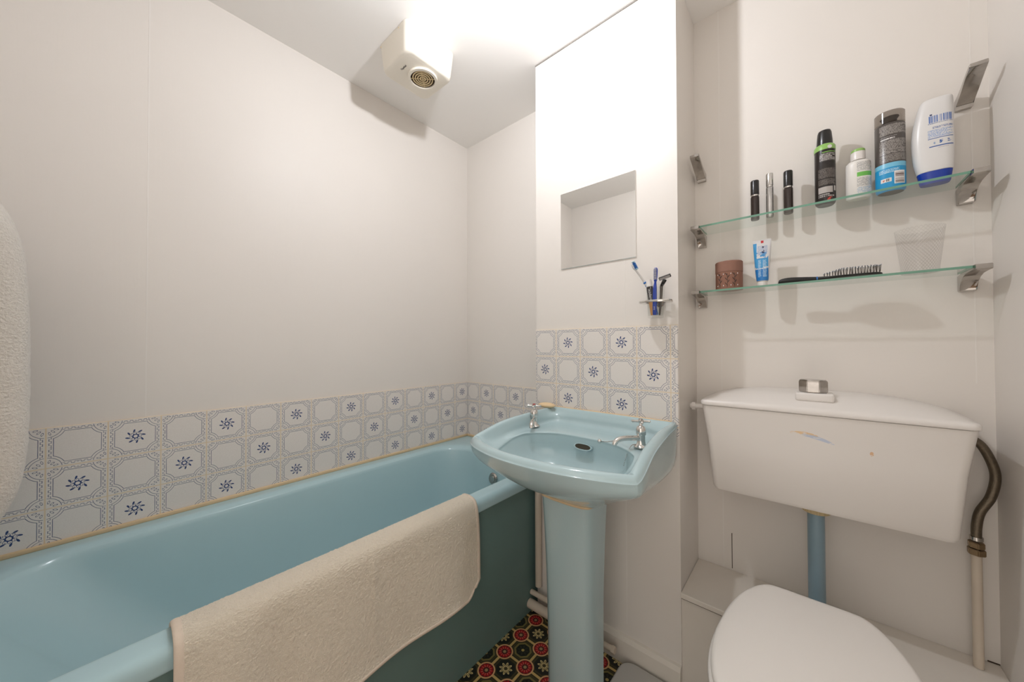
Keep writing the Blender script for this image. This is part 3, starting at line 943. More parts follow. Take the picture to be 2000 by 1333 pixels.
def empty_bracket(x, zt_, label, wid=.028):
    t = bm_new()
    pr = [(0, 0), (.012, 0), (.014, .008), (.030, .014), (.055, .024), (.090, .040), (.112, .047), (.1155, .049),
          (.1155, .057), (.112, .057), (.088, .049), (.052, .036), (.026, .030), (.012, .028), (0, .028)]
    def sec(xx, k):
        return [Vector((xx, YB-.0006-a, zt_-.05+(b+.0)*1.0)) for a, b in pr]
    loft(t, [sec(x-wid/2, 1), sec(x+wid/2, 1)], True, True)
    bmesh.ops.bevel(t, geom=[e for e in t.edges if abs((e.verts[0].co-e.verts[1].co).x) < 1e-5], offset=.0012, segments=1, affect='EDGES')
    return tag(obj('shelf_bracket', t, M_chrome2, smooth=True, angle=.5), label, 'bracket', 'chrome shelf brackets')
empty_bracket(XBL, Z(.649), 'empty chrome shelf bracket, topmost on the left by the boxed wall')
empty_bracket(XBR, Z(.650), 'empty chrome shelf bracket, topmost at right above shampoo bottle')
bracket(XBL, ZU, 'chrome bracket holding the left end of the upper glass shelf')
bracket(XBR, ZU, 'chrome bracket holding the right end of the upper glass shelf')
bracket(XBL, ZL, 'chrome bracket holding the left end of the lower glass shelf')
bracket(XBR, ZL, 'chrome bracket holding the right end of the lower glass shelf')
def shelf(ztop, label):
    t = bm_new()
    box(t, XBL+.0145, XBR-.0145, SY0, YB-.004, ztop-.006, ztop)
    t.normal_update()
    for f in t.faces:
        if abs(f.normal.z) < .5 and f.normal.y < .5: f.material_index = 1
    return tag(obj('glass_shelf', t, mats=[M_glass, M_gedge]), label, 'shelf', 'glass shelves')
shelf(ZU, 'upper glass shelf with bottles and perfumes on it')
shelf(ZL, 'lower glass shelf with hairbrush and jar on it')

e_ = .0003
# perfume sprays
def spray(x, y, h, r, capf, mb, mc, label, name='perfume_spray', group='slim perfume sprays'):
    t = thing(name, label, 'perfume', (x, y, ZU), group)
    z = ZU+e_
    bm = bm_new(); hc = h*(1-capf)
    lathe(bm, [(r*.9, z), (r, z+.003), (r, z+hc-.008), (r*.86, z+hc-.006), (r*.86, z+hc)], (x, y, 0), 28)
    obj('vial', bm, mb, t, True, angle=.6)
    bm = bm_new(); lathe(bm, [(r*.92, z+hc-.005), (r*.95, z+hc-.001)], (x, y, 0), 28); obj('collar', bm, M_chrome, t, True, angle=.6)
    bm = bm_new(); lathe(bm, [(r, z+hc), (r, z+h-.003), (r*.9, z+h)], (x, y, 0), 28); obj('cap', bm, mc, t, True, angle=.6)
M_vial = plain('dark_brown_glass', srgb(52, 42, 38), .15)
M_silver = plain('silver_glass', (.62, .61, .60, 1), .15, .9, var=.3, scale=60)
spray(-.127, 1.372, .128, .0118, .36, M_vial, M_black, 'dark slim perfume spray, leftmost on the upper shelf')
spray(-.088, 1.372, .139, .0100, .27, M_silver, M_chrome, 'silver slim perfume spray between two dark ones')
spray(-.042, 1.372, .132, .0118, .36, M_vial, M_black, 'dark slim perfume spray right of the silver one')
# deodorant
def rotmark(x, y): return math.atan2(x, y) * -1           # turn the label toward the viewer
z = ZU+e_; x, y = .043, 1.366
t = thing('deodorant_can', 'black deodorant can with green collar on upper shelf', 'deodorant', (x, y, ZU))
r = .0232
Wt = srgb(205, 200, 196)
M_deo = print_mat('deodorant_print', srgb(34, 28, 26), [
    (-.012, .030, .124, .147, Wt, 'text', .0042), (-.006, .030, .1485, .1505, srgb(140, 200, 90), 'solid'),
    (-.016, .030, .074, .102, srgb(128, 120, 114), 'text', .0022), (-.016, .030, .055, .071, srgb(128, 120, 114), 'text', .0022),
    (-.016, .018, .031, .049, srgb(186, 180, 176), 'solid'), (.021, .030, .036, .050, Wt, 'barcode'), (-.016, .022, .018, .028, Wt, 'text', .005),
    (.004, .016, .008, .018, srgb(200, 70, 60), 'blotch')], .28)
bm = bm_new(); lathe(bm, [(.018, z), (.0215, z+.004), (r, z+.009), (r, z+.158)], (x, y, 0), 40, rot=-.03)
for l in bm.loops.layers.uv.values():
    for f in bm.faces:
        for lp_ in f.loops: lp_[l].uv.y -= z
obj('can', bm, M_deo, t, True, angle=.6)
bm = bm_new(); lathe(bm, [(r+.0006, z+.158), (r+.0008, z+.170), (r-.002, z+.1745), (r-.0045, z+.176)], (x, y, 0), 40); cl_ = obj('collar', bm, M_green, t, True, angle=.6)
bm = bm_new(); lathe(bm, [(.0185, z+.176), (.0178, z+.190), (.0160, z+.212), (.0140, z+.219), (.008, z+.221)], (x, y, 0), 36); obj('cap', bm, M_black, t, True, angle=.7)
bm = bm_new(); bmesh.ops.create_cone(bm, cap_ends=True, segments=20, radius1=.0052, radius2=.0052, depth=.001, matrix=Matrix.Translation((x+.010, y-.0218, z+.163)) @ Matrix.Rotation(.43, 4, 'Z') @ Matrix.Rotation(PI/2, 4, 'X'))
obj('round_badge', bm, M_whiteink, t)
# small white bottle
x, y = .112, 1.366
t = thing('lotion_bottle', 'small white bottle with pale green cap on upper shelf', 'bottle', (x, y, ZU))
G = srgb(112, 190, 84); Gr = srgb(150, 150, 150)
def uvshift(bm, z):
    l = bm.loops.layers.uv.verify()
    for f in bm.faces:
        for lp_ in f.loops: lp_[l].uv.y -= z
M_lot = print_mat('lotion_print', srgb(232, 228, 222), [
    (-.004, .04, .074, .098, Gr, 'text', .0032), (-.004, .04, .058, .070, G, 'solid'), (-.004, .04, .030, .055, Gr, 'text', .0032), (-.004, .04, .012, .028, srgb(150, 180, 205), 'text', .0032)], .35)
bm = bm_new(); lathe(bm, [(.022, z), (.0255, z+.004), (.0255, z+.094), (.0245, z+.101), (.020, z+.106), (.0145, z+.108)], (x, y, 0), 40, 1, .72); uvshift(bm, z)
obj('bottle_body', bm, M_lot, t, True, angle=.9)
bm = bm_new(); lathe(bm, [(.0155, z+.108), (.0152, z+.129), (.0145, z+.131)], (x, y, 0), 32); nk = obj('neck', bm, M_white, t, True, angle=.6)
bm = bm_new(); lathe(bm, [(.0148, z+.1312), (.0146, z+.1365), (.0125, z+.139)], (x, y, 0), 32); obj('cap', bm, M_green, t, True, angle=.6)
# tall grey and blue bottle
x, y = .173, 1.366
t = thing('shower_gel_bottle', 'tall grey and bright blue bottle with smoky cap on upper shelf', 'bottle', (x, y, ZU))
Dk = srgb(74, 68, 64); Lt = srgb(178, 172, 166); Bl = srgb(30, 150, 205); LBl = srgb(120, 192, 222)
M_gel = print_mat('shower_gel_print', Dk, [
    (-.024, .04, .150, .176, Lt, 'text', .0022), (-.024, .04, .098, .135, Lt, 'text', .0021), (-.024, .04, .078, .097, srgb(160, 154, 148), 'text', .0021),
    (-.022, .012, .137, .1445, srgb(235, 233, 230), 'text', .009),
    (-.2, .2, .0, .072, Bl, 'solid'), (-.2, .2, .062, .074, LBl, 'solid'), (-.026, .016, .047, .058, srgb(200, 228, 240), 'text', .003), 
    (.004, .028, .016, .050, srgb(232, 230, 228), 'solid'), (.006, .026, .018, .047, srgb(120, 100, 95), 'barcode_v'),
    (-.022, -.001, .024, .034, srgb(232, 230, 226), 'solid'), (-.011, -.003, .0255, .0325, srgb(70, 60, 55), 'barcode'), (-.020, -.012, .026, .032, srgb(205, 120, 100), 'blotch')], .3)
r = .0285
bm = bm_new(); lathe(bm, [(.024, z), (.0275, z+.004), (r, z+.012), (r, z+.179), (r-.002, z+.182), (r-.004, z+.183)], (x, y, 0), 44, 1, .86); uvshift(bm, z)
obj('bottle_body', bm, M_gel, t, True, angle=.7)
bm = bm_new(); lathe(bm, [(.014, z+.1832), (.014, z+.196), (.018, z+.202)], (x, y, 0), 24); obj('spout', bm, M_grey, t, True, angle=.7)
bm = bm_new(); lathe(bm, [(r, z+.1835), (r, z+.212), (r-.002, z+.2145)], (x, y, 0), 44, 1, .86); obj('cap', bm, M_smoke, t, True, angle=.6)
# shampoo bottle standing on its blue cap
x, y = .2495, 1.366
t = thing('shampoo_bottle', 'white shampoo bottle upside down on blue cap, right end of upper shelf', 'bottle', (x, y, ZU))
B1 = srgb(52, 92, 160)
M_sh = print_mat('shampoo_print', srgb(226, 224, 222), [
    (-.012, .026, .150, .168, srgb(70, 110, 180), 'barcode'), (-.015, .028, .146, .150, srgb(90, 110, 160), 'text', .003), (-.010, -.006, .169, .173, srgb(60, 70, 110), 'solid'),
    (-.006, .028, .134, .140, B1, 'text', .0028), (-.014, .028, .112, .132, srgb(110, 150, 205), 'text', .0022), (-.014, .028, .1085, .1102, B1, 'solid'),
    (-.010, -.002, .094, .102, srgb(150, 170, 200), 'blotch'), (.005, .011, .095, .103, B1, 'blotch'), (.018, .025, .096, .103, B1, 'blotch'), (-.012, .028, .088, .0905, B1, 'solid'), (.002, .02, .084, .086, srgb(170, 160, 160), 'text', .002)], .3)
def shl(zz, xl, xr, dp):
    n = 40; P = []
    for k in range(n):
        a = 2*PI*k/n
        c_, s_ = math.cos(a), math.sin(a)
        cx_ = (xl+xr)/2; hw_ = (xr-xl)/2
        P.append(Vector((x+cx_+hw_*math.copysign(abs(c_)**.65, c_), y+dp*math.copysign(abs(s_)**.8, s_), z+zz)))
    return P
bm = bm_new()
secs = [(.030, -.030, .029, .019), (.034, -.031, .030, .020), (.06, -.036, .031, .0215), (.09, -.0385, .032, .022), (.12, -.0390, .032, .022), (.15, -.0365, .0315, .021), (.18, -.031, .0315, .019), (.20, -.0265, .0315, .017), (.211, -.0225, .0312, .014), (.2165, -.018, .0295, .010), (.2185, -.012, .024, .006)]
loft_smooth(bm, [shl(*s) for s in secs], 3, True, True)
l = bm.loops.layers.uv.verify()
for f in bm.faces:
    for lp_ in f.loops: lp_[l].uv = (lp_.vert.co.x-x, lp_.vert.co.z-z) if f.normal.y < .2 else (.3, 0)
bm.normal_update()
for f in bm.faces:
    for lp_ in f.loops: lp_[l].uv = (lp_.vert.co.x-x, lp_.vert.co.z-z) if f.normal.y < 0 else (.3, 0)
obj('bottle_body', bm, M_sh, t, True, angle=.9)
bm = bm_new()
loft(bm, [shl(0, -.024, .024, .015), shl(.003, -.0255, .0255, .0165), shl(.0295, -.030, .029, .019)], True, True)
obj('cap', bm, M_navy, t, True, angle=.7)

# lower shelf -------------------------------------------------------
z = ZL+e_
x, y = -.2005, 1.362
jar = thing('lidded_jar', 'brown card jar with twig print on lower shelf', 'jar', (x, y, ZL))
M_jar = print_mat('jar_print', srgb(150, 110, 92), [], .75)
bm = bm_new(); r = .039
lathe(bm, [(r, z), (r, z+.058)], (x, y, 0), 44); uvshift(bm, z)
jb = obj('jar_body', bm, plain('brown_card', srgb(146, 104, 86), .8, var=.12, scale=60), jar, True, angle=.6)
bm = bm_new(); lathe(bm, [(r+.0006, z+.0585), (r+.0008, z+.092), (r-.001, z+.094)], (x, y, 0), 44)
obj('jar_lid', bm, plain('brown_card_lid', srgb(150, 110, 94), .8, var=.1, scale=60), jar, True, angle=.6)
def on_jar(a, h, rad=.0394): return Vector((x+rad*math.sin(a), y-rad*math.cos(a), z+h))
bm = bm_new()
for a0 in (-.55, .02, .55):
    tube(bm, [on_jar(a0, .006), on_jar(a0+.02, .028), on_jar(a0-.01, .052)], .0005, 6)
    for k in range(5):
        hh = .012+.008*k; s = 1 if k % 2 else -1
        tube(bm, [on_jar(a0, hh), on_jar(a0+s*.10, hh+.006), on_jar(a0+s*.16, hh+.010)], [.0004, .0011, .0004], 6)
nf = len(bm.faces)
for a0 in (-.27, .28, .80, -.80):
    for hh in (.012, .050):
        p = on_jar(a0, hh, .0391)
        bmesh.ops.create_icosphere(bm, subdivisions=1, radius=1, matrix=Matrix.Translation(p) @ Matrix.Diagonal((.0014, .0009, .0026, 1)))
bm.faces.ensure_lookup_table()
for f in bm.faces[nf:]: f.material_index = 1
obj('twig_print', bm, mats=[M_ink, M_whiteink], parent=jb)
# toothpaste tube
x, y = -.108, 1.352
tp = thing('toothpaste_tube', 'blue and white toothpaste tube standing on its cap on lower shelf', 'toothpaste', (x, y, ZL))
M_tp = print_mat('toothpaste_print', srgb(214, 212, 212), [
    (-.03, .016, .018, .055, srgb(34, 120, 190), 'solid'), (-.03, .016, .055, .11, srgb(58, 146, 205), 'blotch'), (-.03, .016, .062, .09, srgb(70, 154, 208), 'solid'), (-.03, -.014, .09, .14, srgb(60, 150, 205), 'solid'),
    (-.010, -.002, .03, .085, srgb(190, 215, 230), 'text', .0025), (.002, .012, .03, .085, srgb(190, 215, 230), 'text', .0025), (-.012, .014, .1, .13, srgb(120, 150, 190), 'text', .003),
    (.0, .006, .106, .128, srgb(40, 44, 80), 'blotch'), (-.003, .004, .139, .147, srgb(196, 36, 40), 'solid')], .3)
secs = [(.016, .0135, .0130), (.020, .0155, .0145), (.05, .0185, .0125), (.09, .0210, .0090), (.125, .0230, .0045), (.141, .0236, .0014), (.150, .0236, .0012)]
bm = bm_new()
loft_smooth(bm, [[Vector((x+a*math.cos(q), y+b*math.sin(q), z+h)) for q in [2*PI*k/28 for k in range(28)]] for h, a, b in secs], 3, True, True)
l = bm.loops.layers.uv.verify(); bm.normal_update()
for f in bm.faces:
    for lp_ in f.loops: lp_[l].uv = (lp_.vert.co.x-x, lp_.vert.co.z-z) if f.normal.y < .05 else (.3, .3)
obj('tube', bm, M_tp, tp, True, angle=.9)
bm = bm_new(); lathe(bm, [(.0135, z), (.014, z+.002), (.013, z+.0158)], (x, y, 0), 28); obj('cap', bm, M_white, tp, True, angle=.6)
# hairbrush
hb = thing('hairbrush', 'black hairbrush lying bristles up on the lower shelf', 'hairbrush', (.04, 1.345, ZL))
bm = bm_new()
hy = 1.345
def hsec(xx, hw_, hz, zc_): return [Vector((xx, hy+hw_*math.cos(q), z+zc_+hz*math.sin(q))) for q in [2*PI*k/20 for k in range(20)]]
loft_smooth(bm, [hsec(-.068, .004, .003, .0045), hsec(-.064, .0095, .007, .0085), hsec(-.045, .011, .0095, .010), hsec(-.02, .010, .0085, .0095), hsec(.005, .0085, .007, .0085), hsec(.022, .008, .006, .0075)], 3, True, True)
obj('handle', bm, M_handle, hb, True, angle=.9)
bm = bm_new(); loft(bm, [hsec(.0205, .0088, .0068, .0075), hsec(.0235, .0088, .0068, .0075)], True, True); obj('blue_band', bm, M_azure, hb, True, angle=.9)
bm = bm_new()
loft_smooth(bm, [hsec(.022, .008, .006, .0075), hsec(.034, .014, .006, .0068), hsec(.05, .022, .0055, .0062), hsec(.09, .026, .0052, .006), hsec(.13, .025, .005, .0058), hsec(.148, .018, .0045, .0052), hsec(.153, .006, .003, .0045)], 3, True, True)
obj('head', bm, M_black, hb, True, angle=.9)
bm = bm_new(); bt = bm_new()
for i in range(20):
    xx = .038+i*.0058
    hw_ = .018 if 3 < i < 18 else .011
    for j in range(6):
        yy = hy+(j-2.5)/2.5*hw_
        hgt_ = .0185 if i > 5 else .009+.0016*i
        tip = Vector((xx+random.uniform(-.0015, .002), yy+random.uniform(-.001, .001), z+.010+hgt_))
        tube(bm, [(xx, yy, z+.0098), tip], .0005, 5)
        bmesh.ops.create_icosphere(bt, subdivisions=1, radius=.00095, matrix=Matrix.Translation(tip))
br_ = obj('bristles', bm, plain('pale_bristle', srgb(88, 80, 72), .4), hb); br_['kind'] = 'stuff'
bq = obj('bristle_tips', bt, plain('blue_bristle_tip', srgb(54, 92, 130), .4), hb); bq['kind'] = 'stuff'
# faceted tumbler
x, y = .222, 1.366
bm = bm_new()
n = 36; rows = 12
rings = []
for i in range(rows+1):
    f = i/rows
    R = .0335+.0105*f
    rings.append([Vector((x+R*math.cos(2*PI*(k+.5*(i % 2))/n), y+R*math.sin(2*PI*(k+.5*(i % 2))/n), z+.012+.103*f)) for k in range(n)])
lay = [[bm.verts.new(p) for p in rg] for rg in rings]
for i in range(rows):
    for k in range(n):
        a, b = lay[i], lay[i+1]; k2 = (k+1) % n
        if i % 2 == 0: bm.faces.new((a[k], a[k2], b[k])); bm.faces.new((a[k2], b[k2], b[k]))
        else: bm.faces.new((a[k], b[k2], b[k])); bm.faces.new((a[k], a[k2], b[k2]))
low = [bm.verts.new(Vector((x+.0335*math.cos(2*PI*k/n), y+.0335*math.sin(2*PI*k/n), z))) for k in range(n)]
for k in range(n): bm.faces.new((low[k], low[(k+1) % n], lay[0][(k+1) % n], lay[0][k]))
bm.faces.new(list(reversed(low)))
tag(obj('plastic_cup', bm, M_facet), 'clear faceted plastic cup at the right of the lower shelf', 'cup')

# ------------------------------------------------------------------ toothbrush holder
x, y = -.3715, 1.146
hold = thing('toothbrush_holder', 'chrome wall holder with clear tumbler beside the boxed corner', 'toothbrush holder', (x, BY, Z(.139)))
def ovl(a, b, zz, n=40): return [Vector((x+a*math.copysign(abs(math.cos(q))**.8, math.cos(q)), y+b*math.copysign(abs(math.sin(q))**.8, math.sin(q)), zz)) for q in [2*PI*k/n for k in range(n)]]
def sqr(s, zz, n=40, r=.45): return [Vector((x+s*math.copysign(abs(math.cos(q))**r, math.cos(q)), y+s*math.copysign(abs(math.sin(q))**r, math.sin(q)), zz)) for q in [2*PI*k/n for k in range(n)]]
bm = bm_new()
z0, z1 = Z(.1355), Z(.1425)
loft(bm, [sqr(.0262, z0), ovl(.050, .033, z0), ovl(.0512, .034, (z0+z1)/2), ovl(.050, .033, z1), sqr(.0262, z1), sqr(.0262, z0)])
obj('ring_plate', bm, M_chrome, hold, True, angle=.6)
bm = bm_new(); tube(bm, [(x, y+.030, Z(.139)), (x, BY-.0006, Z(.139))], .006, 14)
tube(bm, [(x, BY-.006, Z(.139)), (x, BY-.0006, Z(.139))], .014, 20)
obj('wall_stub', bm, M_chrome, hold, True, angle=.6)
tum = thing('clear_tumbler', 'clear square tumbler of brushes in the chrome wall holder', 'tumbler', (x, y, Z(.09)))
bm = bm_new()
zb = Z(.087)
loft(bm, [sqr(.0205, zb), sqr(.021, zb+.002), sqr(.0258, Z(.191)), sqr(.0243, Z(.191)), sqr(.0195, zb+.0075)], True, True)
obj('tumbler_wall', bm, M_tumbler, tum, True, angle=.6)
zb2 = zb+.008
# blue toothbrush, bristles to the viewer
tb = thing('toothbrush', 'upright deep blue toothbrush in the tumbler', 'toothbrush', (x, y-.012, zb2), 'toothbrushes in the tumbler')
bm = bm_new()
def strip(bm, secs):
    """secs: (centre, half width x, half depth y)"""
    loft_smooth(bm, [[Vector((c[0]+a*math.copysign(abs(math.cos(q))**.7, math.cos(q)), c[1]+b*math.copysign(abs(math.sin(q))**.7, math.sin(q)), c[2])) for q in [2*PI*k/16 for k in range(16)]] for c, a, b in secs], 3, True, True)
by_ = y-.012
strip(bm, [((x+.0005, by_, zb2+.0005), .003, .002), ((x+.0005, by_, zb2+.004), .0058, .0032), ((x+.001, by_, Z(.13)), .0062, .0036), ((x+.002, by_, Z(.18)), .0056, .0036), ((x+.0035, by_, Z(.200)), .0032, .0028), ((x+.004, by_, Z(.208)), .0052, .0026), ((x+.005, by_, Z(.238)), .0062, .0026), ((x+.005, by_, Z(.246)), .0035, .0022)])
obj('brush_handle', bm, M_navy, tb, True)
bm = bm_new()
for i in range(9):
    for j in range(3):
        xx = x+.0045+(j-1)*.0034; zz = Z(.209)+i*.0041
        tube(bm, [(xx, by_-.0024, zz), (xx, by_-.0105, zz)], .0010, 6)
obj('bristles', bm, M_whiteink, tb)['kind'] = 'stuff'
text_mesh('handle_lettering', 'Oral', .006, M_whiteink, tb, Matrix.Translation((x+.0008, by_-.0040, Z(.117))) @ Matrix.Rotation(PI/2, 4, 'X') @ Matrix.Rotation(PI/2, 4, 'Z'))
# white and blue toothbrush leaning left
tb = thing('toothbrush', 'white and blue toothbrush leaning left out of the tumbler', 'toothbrush', (x-.01, y+.008, zb2), 'toothbrushes in the tumbler')
p0 = Vector((x+.002, y+.010, zb2+.003)); p1 = Vector((x-.022, y+.0125, Z(.180))); p2 = Vector((x-.046, y-.006, Z(.226))); p3 = Vector((x-.060, y-.020, Z(.252))); p4 = Vector((x-.066, y-.025, Z(.268)))
bm = bm_new(); tube(bm, catmull([p0, p0.lerp(p1, .5), p1], 6), [.0042]*12+[.0045], 12)
obj('brush_handle', bm, M_azure, tb, True)
bm = bm_new(); tube(bm, catmull([p1, p1.lerp(p2, .55), p2, p3, p4], 6), [.0046]*6+[.0036]*6+[.0032]*6+[.0052]*6+[.003], 12)
nk_ = obj('neck', bm, M_whiteink, tb, True)
bm = bm_new()
for k in range(3):
    q = p1.lerp(p2, .04+.22*k); q2 = p1.lerp(p2, .14+.22*k); tube(bm, [q, q2], .0053-.0002*k, 12)
obj('grip_bands', bm, M_azure, tb, True, angle=.6)
bm = bm_new()
dirb = Vector((.80, -.52, .18)).normalized()
for i in range(6):
    for j in range(3):
        b0 = p3.lerp(p4, -.15+.2*i) + Vector((.0, 0, 0)) + Vector((.5, .8, 0))*(j-1)*.0026
        tube(bm, [b0+dirb*.003, b0+dirb*.0125], .0014, 6)
obj('bristles', bm, M_azure, tb)['kind'] = 'stuff'
bm = bm_new()
for i in (0, 5):
    for j in range(3):
        b0 = p3.lerp(p4, -.28+.28*i) + Vector((.5, .8, 0))*(j-1)*.0026
        tube(bm, [b0+dirb*.003, b0+dirb*.0125], .0016, 6)
obj('pale_bristles', bm, plain('pale_blue_bristle', srgb(176, 208, 220), .5), tb)['kind'] = 'stuff'
# denture cream tube
dt = thing('cream_tube', 'dark cream tube with white cap leaning in the tumbler', 'tube', (x-.010, y, zb2))
p0 = Vector((x-.006, y+.001, zb2+.002)); p1 = Vector((x-.0215, y-.001, Z(.212)))
ax = (p1-p0).normalized(); sd = Vector((0, 1, 0)).cross(ax).normalized()
sd = Vector((ax.z, 0, -ax.x)).normalized(); dp_ = ax.cross(sd)
def fl_(t_, a, b): return [p0.lerp(p1, t_) + sd*a*math.cos(q) + dp_*b*math.sin(q) for q in [2*PI*k/20 for k in range(20)]]
bm = bm_new(); loft(bm, [fl_(0, .0095, .0012), fl_(.05, .0098, .0016), fl_(.42, .0103, .0045)], True, True)
obj('lower_sleeve', bm, plain('amber_print', srgb(206, 150, 92), .35), dt, True, angle=.8)
bm = bm_new(); loft(bm, [fl_(.42, .0103, .0045), fl_(.74, .0105, .0066), fl_(.80, .0098, .0070)], True, True)
tbm = obj('tube', bm, plain('dark_tube', srgb(40, 34, 40), .3), dt, True, angle=.8)
bm = bm_new(); loft(bm, [fl_(.80, .0105, .0095), fl_(.83, .0105, .0095), fl_(.84, .0094, .0086), fl_(1.0, .0082, .0078)], True, True)
obj('cap', bm, M_white, dt, True, angle=.6)
R3 = Matrix((( -ax.x, sd.x, 0), (-ax.y, sd.y, 0), (-ax.z, sd.z, 0))).to_4x4()
cN = p0.lerp(p1, .60) - Vector((0, .0062, 0))
xa, ya = -ax, sd
za = xa.cross(ya)
MM = Matrix(((xa.x, ya.x, za.x, cN.x), (xa.y, ya.y, za.y, cN.y), (xa.z, ya.z, za.z, cN.z), (0, 0, 0, 1)))
text_mesh('tube_lettering', 'Fixodent', .0125, M_whiteink, dt, MM)
# razor
rz = thing('razor', 'black and grey disposable razor leaning right in the tumbler', 'razor', (x+.012, y+.004, zb2))
p0 = Vector((x+.010, y+.006, zb2+.0005)); p1 = Vector((x+.018, y+.002, Z(.188))); p2 = Vector((x+.030, y-.004, Z(.206)))
bm = bm_new(); tube(bm, catmull([p0, p0.lerp(p1, .5)+Vector((.001, 0, 0)), p1], 6), [.0018]+[.003+.0002*k for k in range(11)]+[.0052], 12)
obj('razor_handle', bm, M_grey, rz, True)
bm = bm_new(); tube(bm, [p1, p1.lerp(p2, .6), p2], [.0052, .0058, .0064], 12)
obj('razor_neck', bm, M_handle, rz, True)
Mh = Matrix.Translation(p2+Vector((.001, -.003, .0075))) @ Matrix.Rotation(-.25, 4, 'Y') @ Matrix.Rotation(.5, 4, 'X')
bm = bm_new(); box(bm, -.018, .018, -.004, .004, -.005, .005, .0012, 2, M=Mh); hd_ = obj('razor_head', bm, M_black, rz)
bm = bm_new()
for k in range(2): box(bm, -.0165, .0165, -.0046, -.0040, -.0032+.0036*k, -.0006+.0036*k, M=Mh)
obj('blades', bm, M_steel, hd_)

# ------------------------------------------------------------------ towel over the bath rim
tw = thing('bath_towel', 'beige terry towel draped over the bath rim', 'towel', (-.885, .46, Z(-.54)))
TY0, TY1 = .094, .826
path = [(-.985, -.70), (-.9755, -.64), (-.966, -.59), (-.958, -.556), (-.946, -.5335), (-.925, -.5285), (-.902, -.5305), (-.884, -.540), (-.8755, -.560), (-.874, -.60), (-.875, -.66), (-.876, -.73), (-.877, -.80), (-.878, -.832)]
PP = catmull([Vector((a, 0, Z(b))) for a, b in path], 20)
def towel_pt(i, n, v):
    """i along the path, v 0..1 along the bath; returns outer point"""
    p = PP[i].copy(); yv = TY0+(TY1-TY0)*v
    s = max(0, (i-n*.58)/(n*.42))                       # 0 at the rim -> 1 at the hanging hem
    bow = s*(.006*math.sin(v*7.5+.6)+.004*math.sin(v*15+2)) + s*s*.020 + s*.006
    if s > 0:
        bow += .016*s*math.exp(-((v-.10)/.06)**2) - .010*s*math.exp(-((v-.20)/.05)**2)
        bow += .004*math.exp(-((v-.50)/.012)**2)*min(1, s*4)*(1-s)
    p.x += max(bow, -.004)
    p.z += -.010*s*(1-v) + .022*s*s*max(0, (v-.93)/.07)**2
    q_ = min(1, max(0, (v-.86)/.05)); p.y = yv + (.008*s*math.sin(s*5))*q_*q_*(3-2*q_) + .012*s*(v-.5)*.3
    if v > .93: p.y -= .022*max(0, s-.85)/.15*((v-.93)/.07)
    return p
NI = len(PP); NV = 460
bm = bm_new()
top = []
for i in range(NI):
    row = []
    for k in range(NV+1):
        v = k/NV
        p = towel_pt(i, NI, v)
        a = towel_pt(max(i-1, 0), NI, v); b = towel_pt(min(i+1, NI-1), NI, v)
        d = (b-a); nrm = Vector((d.z, 0, -d.x)).normalized()
        if nrm.x < -.2 and i > NI*.6: nrm = -nrm
        nrm = Vector((-d.z, 0, d.x)).normalized()
        dsp = .0006*noise.noise(p*120) + .0008*noise.noise(p*260+Vector((7, 3, 1))) + .0016*noise.noise(p*520)
        row.append((p + nrm*dsp, nrm))
    top.append(row)
vo = [[bm.verts.new(p) for p, nn in row] for row in top]
vi = [[bm.verts.new(p - nn*.0055) for p, nn in row] for row in top]
for i in range(NI-1):
    for k in range(NV):
        bm.faces.new((vo[i][k], vo[i+1][k], vo[i+1][k+1], vo[i][k+1]))
        bm.faces.new((vi[i][k], vi[i][k+1], vi[i+1][k+1], vi[i+1][k]))
for i in range(NI-1):
    bm.faces.new((vo[i][0], vi[i][0], vi[i+1][0], vo[i+1][0])); bm.faces.new((vo[i][NV], vo[i+1][NV], vi[i+1][NV], vi[i][NV]))
for k in range(NV):
    bm.faces.new((vo[0][k], vo[0][k+1], vi[0][k+1], vi[0][k])); bm.faces.new((vo[-1][k], vi[-1][k], vi[-1][k+1], vo[-1][k+1]))
bmesh.ops.recalc_face_normals(bm, faces=bm.faces)
obj('terry_cloth', bm, M_towel, tw, True)
def hem_strip(pts_outer, wdt):
    bm = bm_new(); L = []
    for p, nn, s in pts_outer:
        c = p - nn*.0028
        L.append([c + s*(wdt*math.cos(q)) + nn*(.0042*math.sin(q)) for q in [2*PI*k/12 for k in range(12)]])
    loft(bm, L, True, True)
    bmesh.ops.recalc_face_normals(bm, faces=bm.faces)
    return bm
for kk, sgn in ((0, 1), (NV, -1)):
    pts = [(Vector((towel_pt(i, NI, kk/NV)))+Vector((0, sgn*-.004, 0)), top[i][kk][1], Vector((0, 1, 0))) for i in range(0, NI, 2)]
    obj('side_hem', hem_strip(pts, .0085), M_hem, tw, True)
pts = [(Vector(towel_pt(NI-1, NI, k/NV)), top[NI-1][k][1], Vector((0, 0, 1))) for k in range(0, NV+1, 4)]
obj('bottom_hem', hem_strip(pts, .006), M_hem, tw, True)

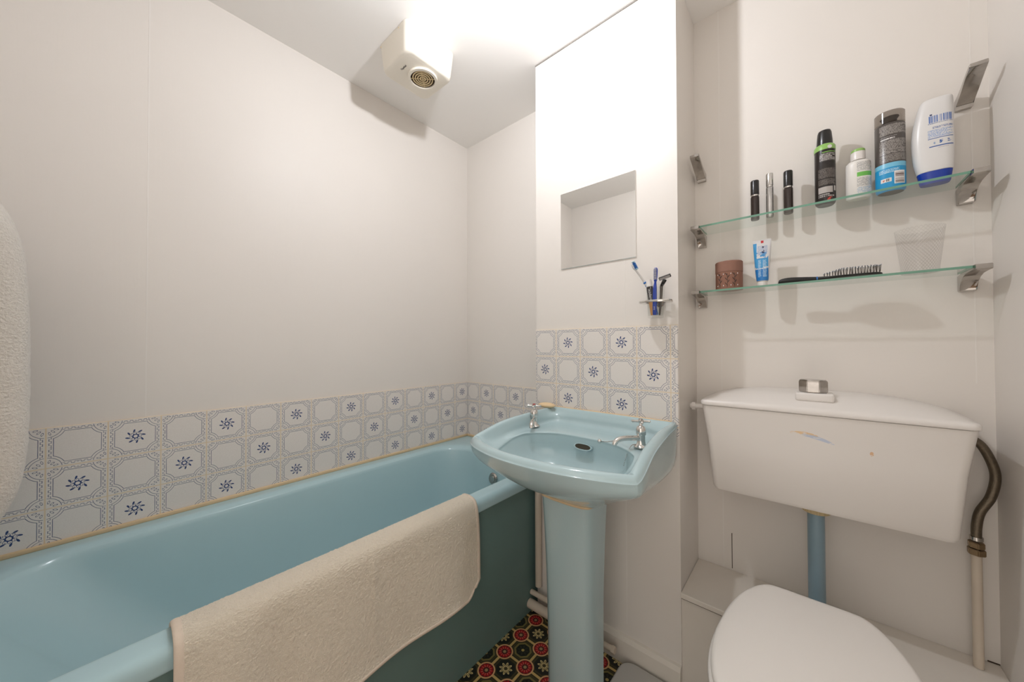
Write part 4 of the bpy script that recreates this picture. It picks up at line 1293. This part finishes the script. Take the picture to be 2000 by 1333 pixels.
# ------------------------------------------------------------------ towel at the left edge, on a rail
hk = thing('towel_hook', 'chrome towel hook above the white towel behind the viewer', 'hook', (-1.2, YF, Z(.335)))
bm = bm_new(); tube(bm, [(-1.2, YF+.0008, Z(.335)), (-1.2, YF+.006, Z(.335))], .018, 20); obj('hook_plate', bm, M_chrome, hk, True, angle=.6)
bm = bm_new(); tube(bm, catmull([Vector(q) for q in [(-1.2, YF+.006, Z(.335)), (-1.2, YF+.04, Z(.330)), (-1.2, YF+.065, Z(.332)), (-1.2, YF+.075, Z(.348))]], 5), .005, 12); obj('peg', bm, M_chrome, hk, True)
tw2 = thing('hand_towel', 'thick white towel hanging at the left edge of the view', 'towel', (-1.2, -.15, Z(.25)))
def plan(x0, x1, yb, yf, r, z, nx=70):
    """closed plan loop of a hanging fold, skewed like the wall hook lets it hang"""
    L = rrect(x0, x1, yb, yf, r, 8, nx, Z(z))
    out = []
    for q in L:
        k = (q.y-yb)/max(yf-yb, 1e-4)
        q = q.copy(); q.y -= .085*(x1-q.x)*k
        q.y += k*.003*noise.noise(Vector((q.x*14, q.z*5, 1.3)))
        d = Vector((q.x-(x0+x1)/2, (q.y-(yb+yf)/2)*3, 0)).normalized()
        q += d*(.0008*noise.noise(q*150)+.0016*noise.noise(q*310))
        q.z += .0015*noise.noise(q*120)
        out.append(q)
    return out
prof = [(.318, -.190, .03), (.312, -.168, .035), (.298, -.146, .04), (.272, -.130, .045), (.240, -.115, .05), (.206, -.101, .05), (.15, -.091, .05), (.05, -.087, .05), (-.05, -.0855, .05), (-.15, -.086, .05), (-.215, -.089, .05), (-.255, -.097, .045), (-.285, -.109, .04), (-.302, -.118, .035)]
lv = []
pv = catmull([Vector(q) for q in prof], 8)
for q in pv:
    sh = max(0, (q.x-.20)/.118)*.05
    yb_ = YF+.012
    lv.append(plan(-1.43+sh, -.985-sh*.6, yb_, q.y, min(.04, (q.y-yb_)*.45), q.x))
bm = bm_new(); loft(bm, lv, True, True)
obj('front_fold', bm, M_towel2, tw2, True)
bm = bm_new()
loft(bm, [plan(-1.40, -1.01, YF+.016, -.150, .03, zz) for zz in (-.306, -.33, -.36, -.39, -.42, -.45, -.463)], True, True)
obj('rear_fold', bm, M_towel2, tw2, True)
bm = bm_new(); tube(bm, catmull([Vector(q) for q in [(-1.215, -.228, Z(.318)), (-1.207, -.228, Z(.337)), (-1.2, -.228, Z(.341)), (-1.193, -.228, Z(.337)), (-1.185, -.228, Z(.318))]], 4), .002, 8); obj('hanging_loop', bm, M_towel2, tw2, True)
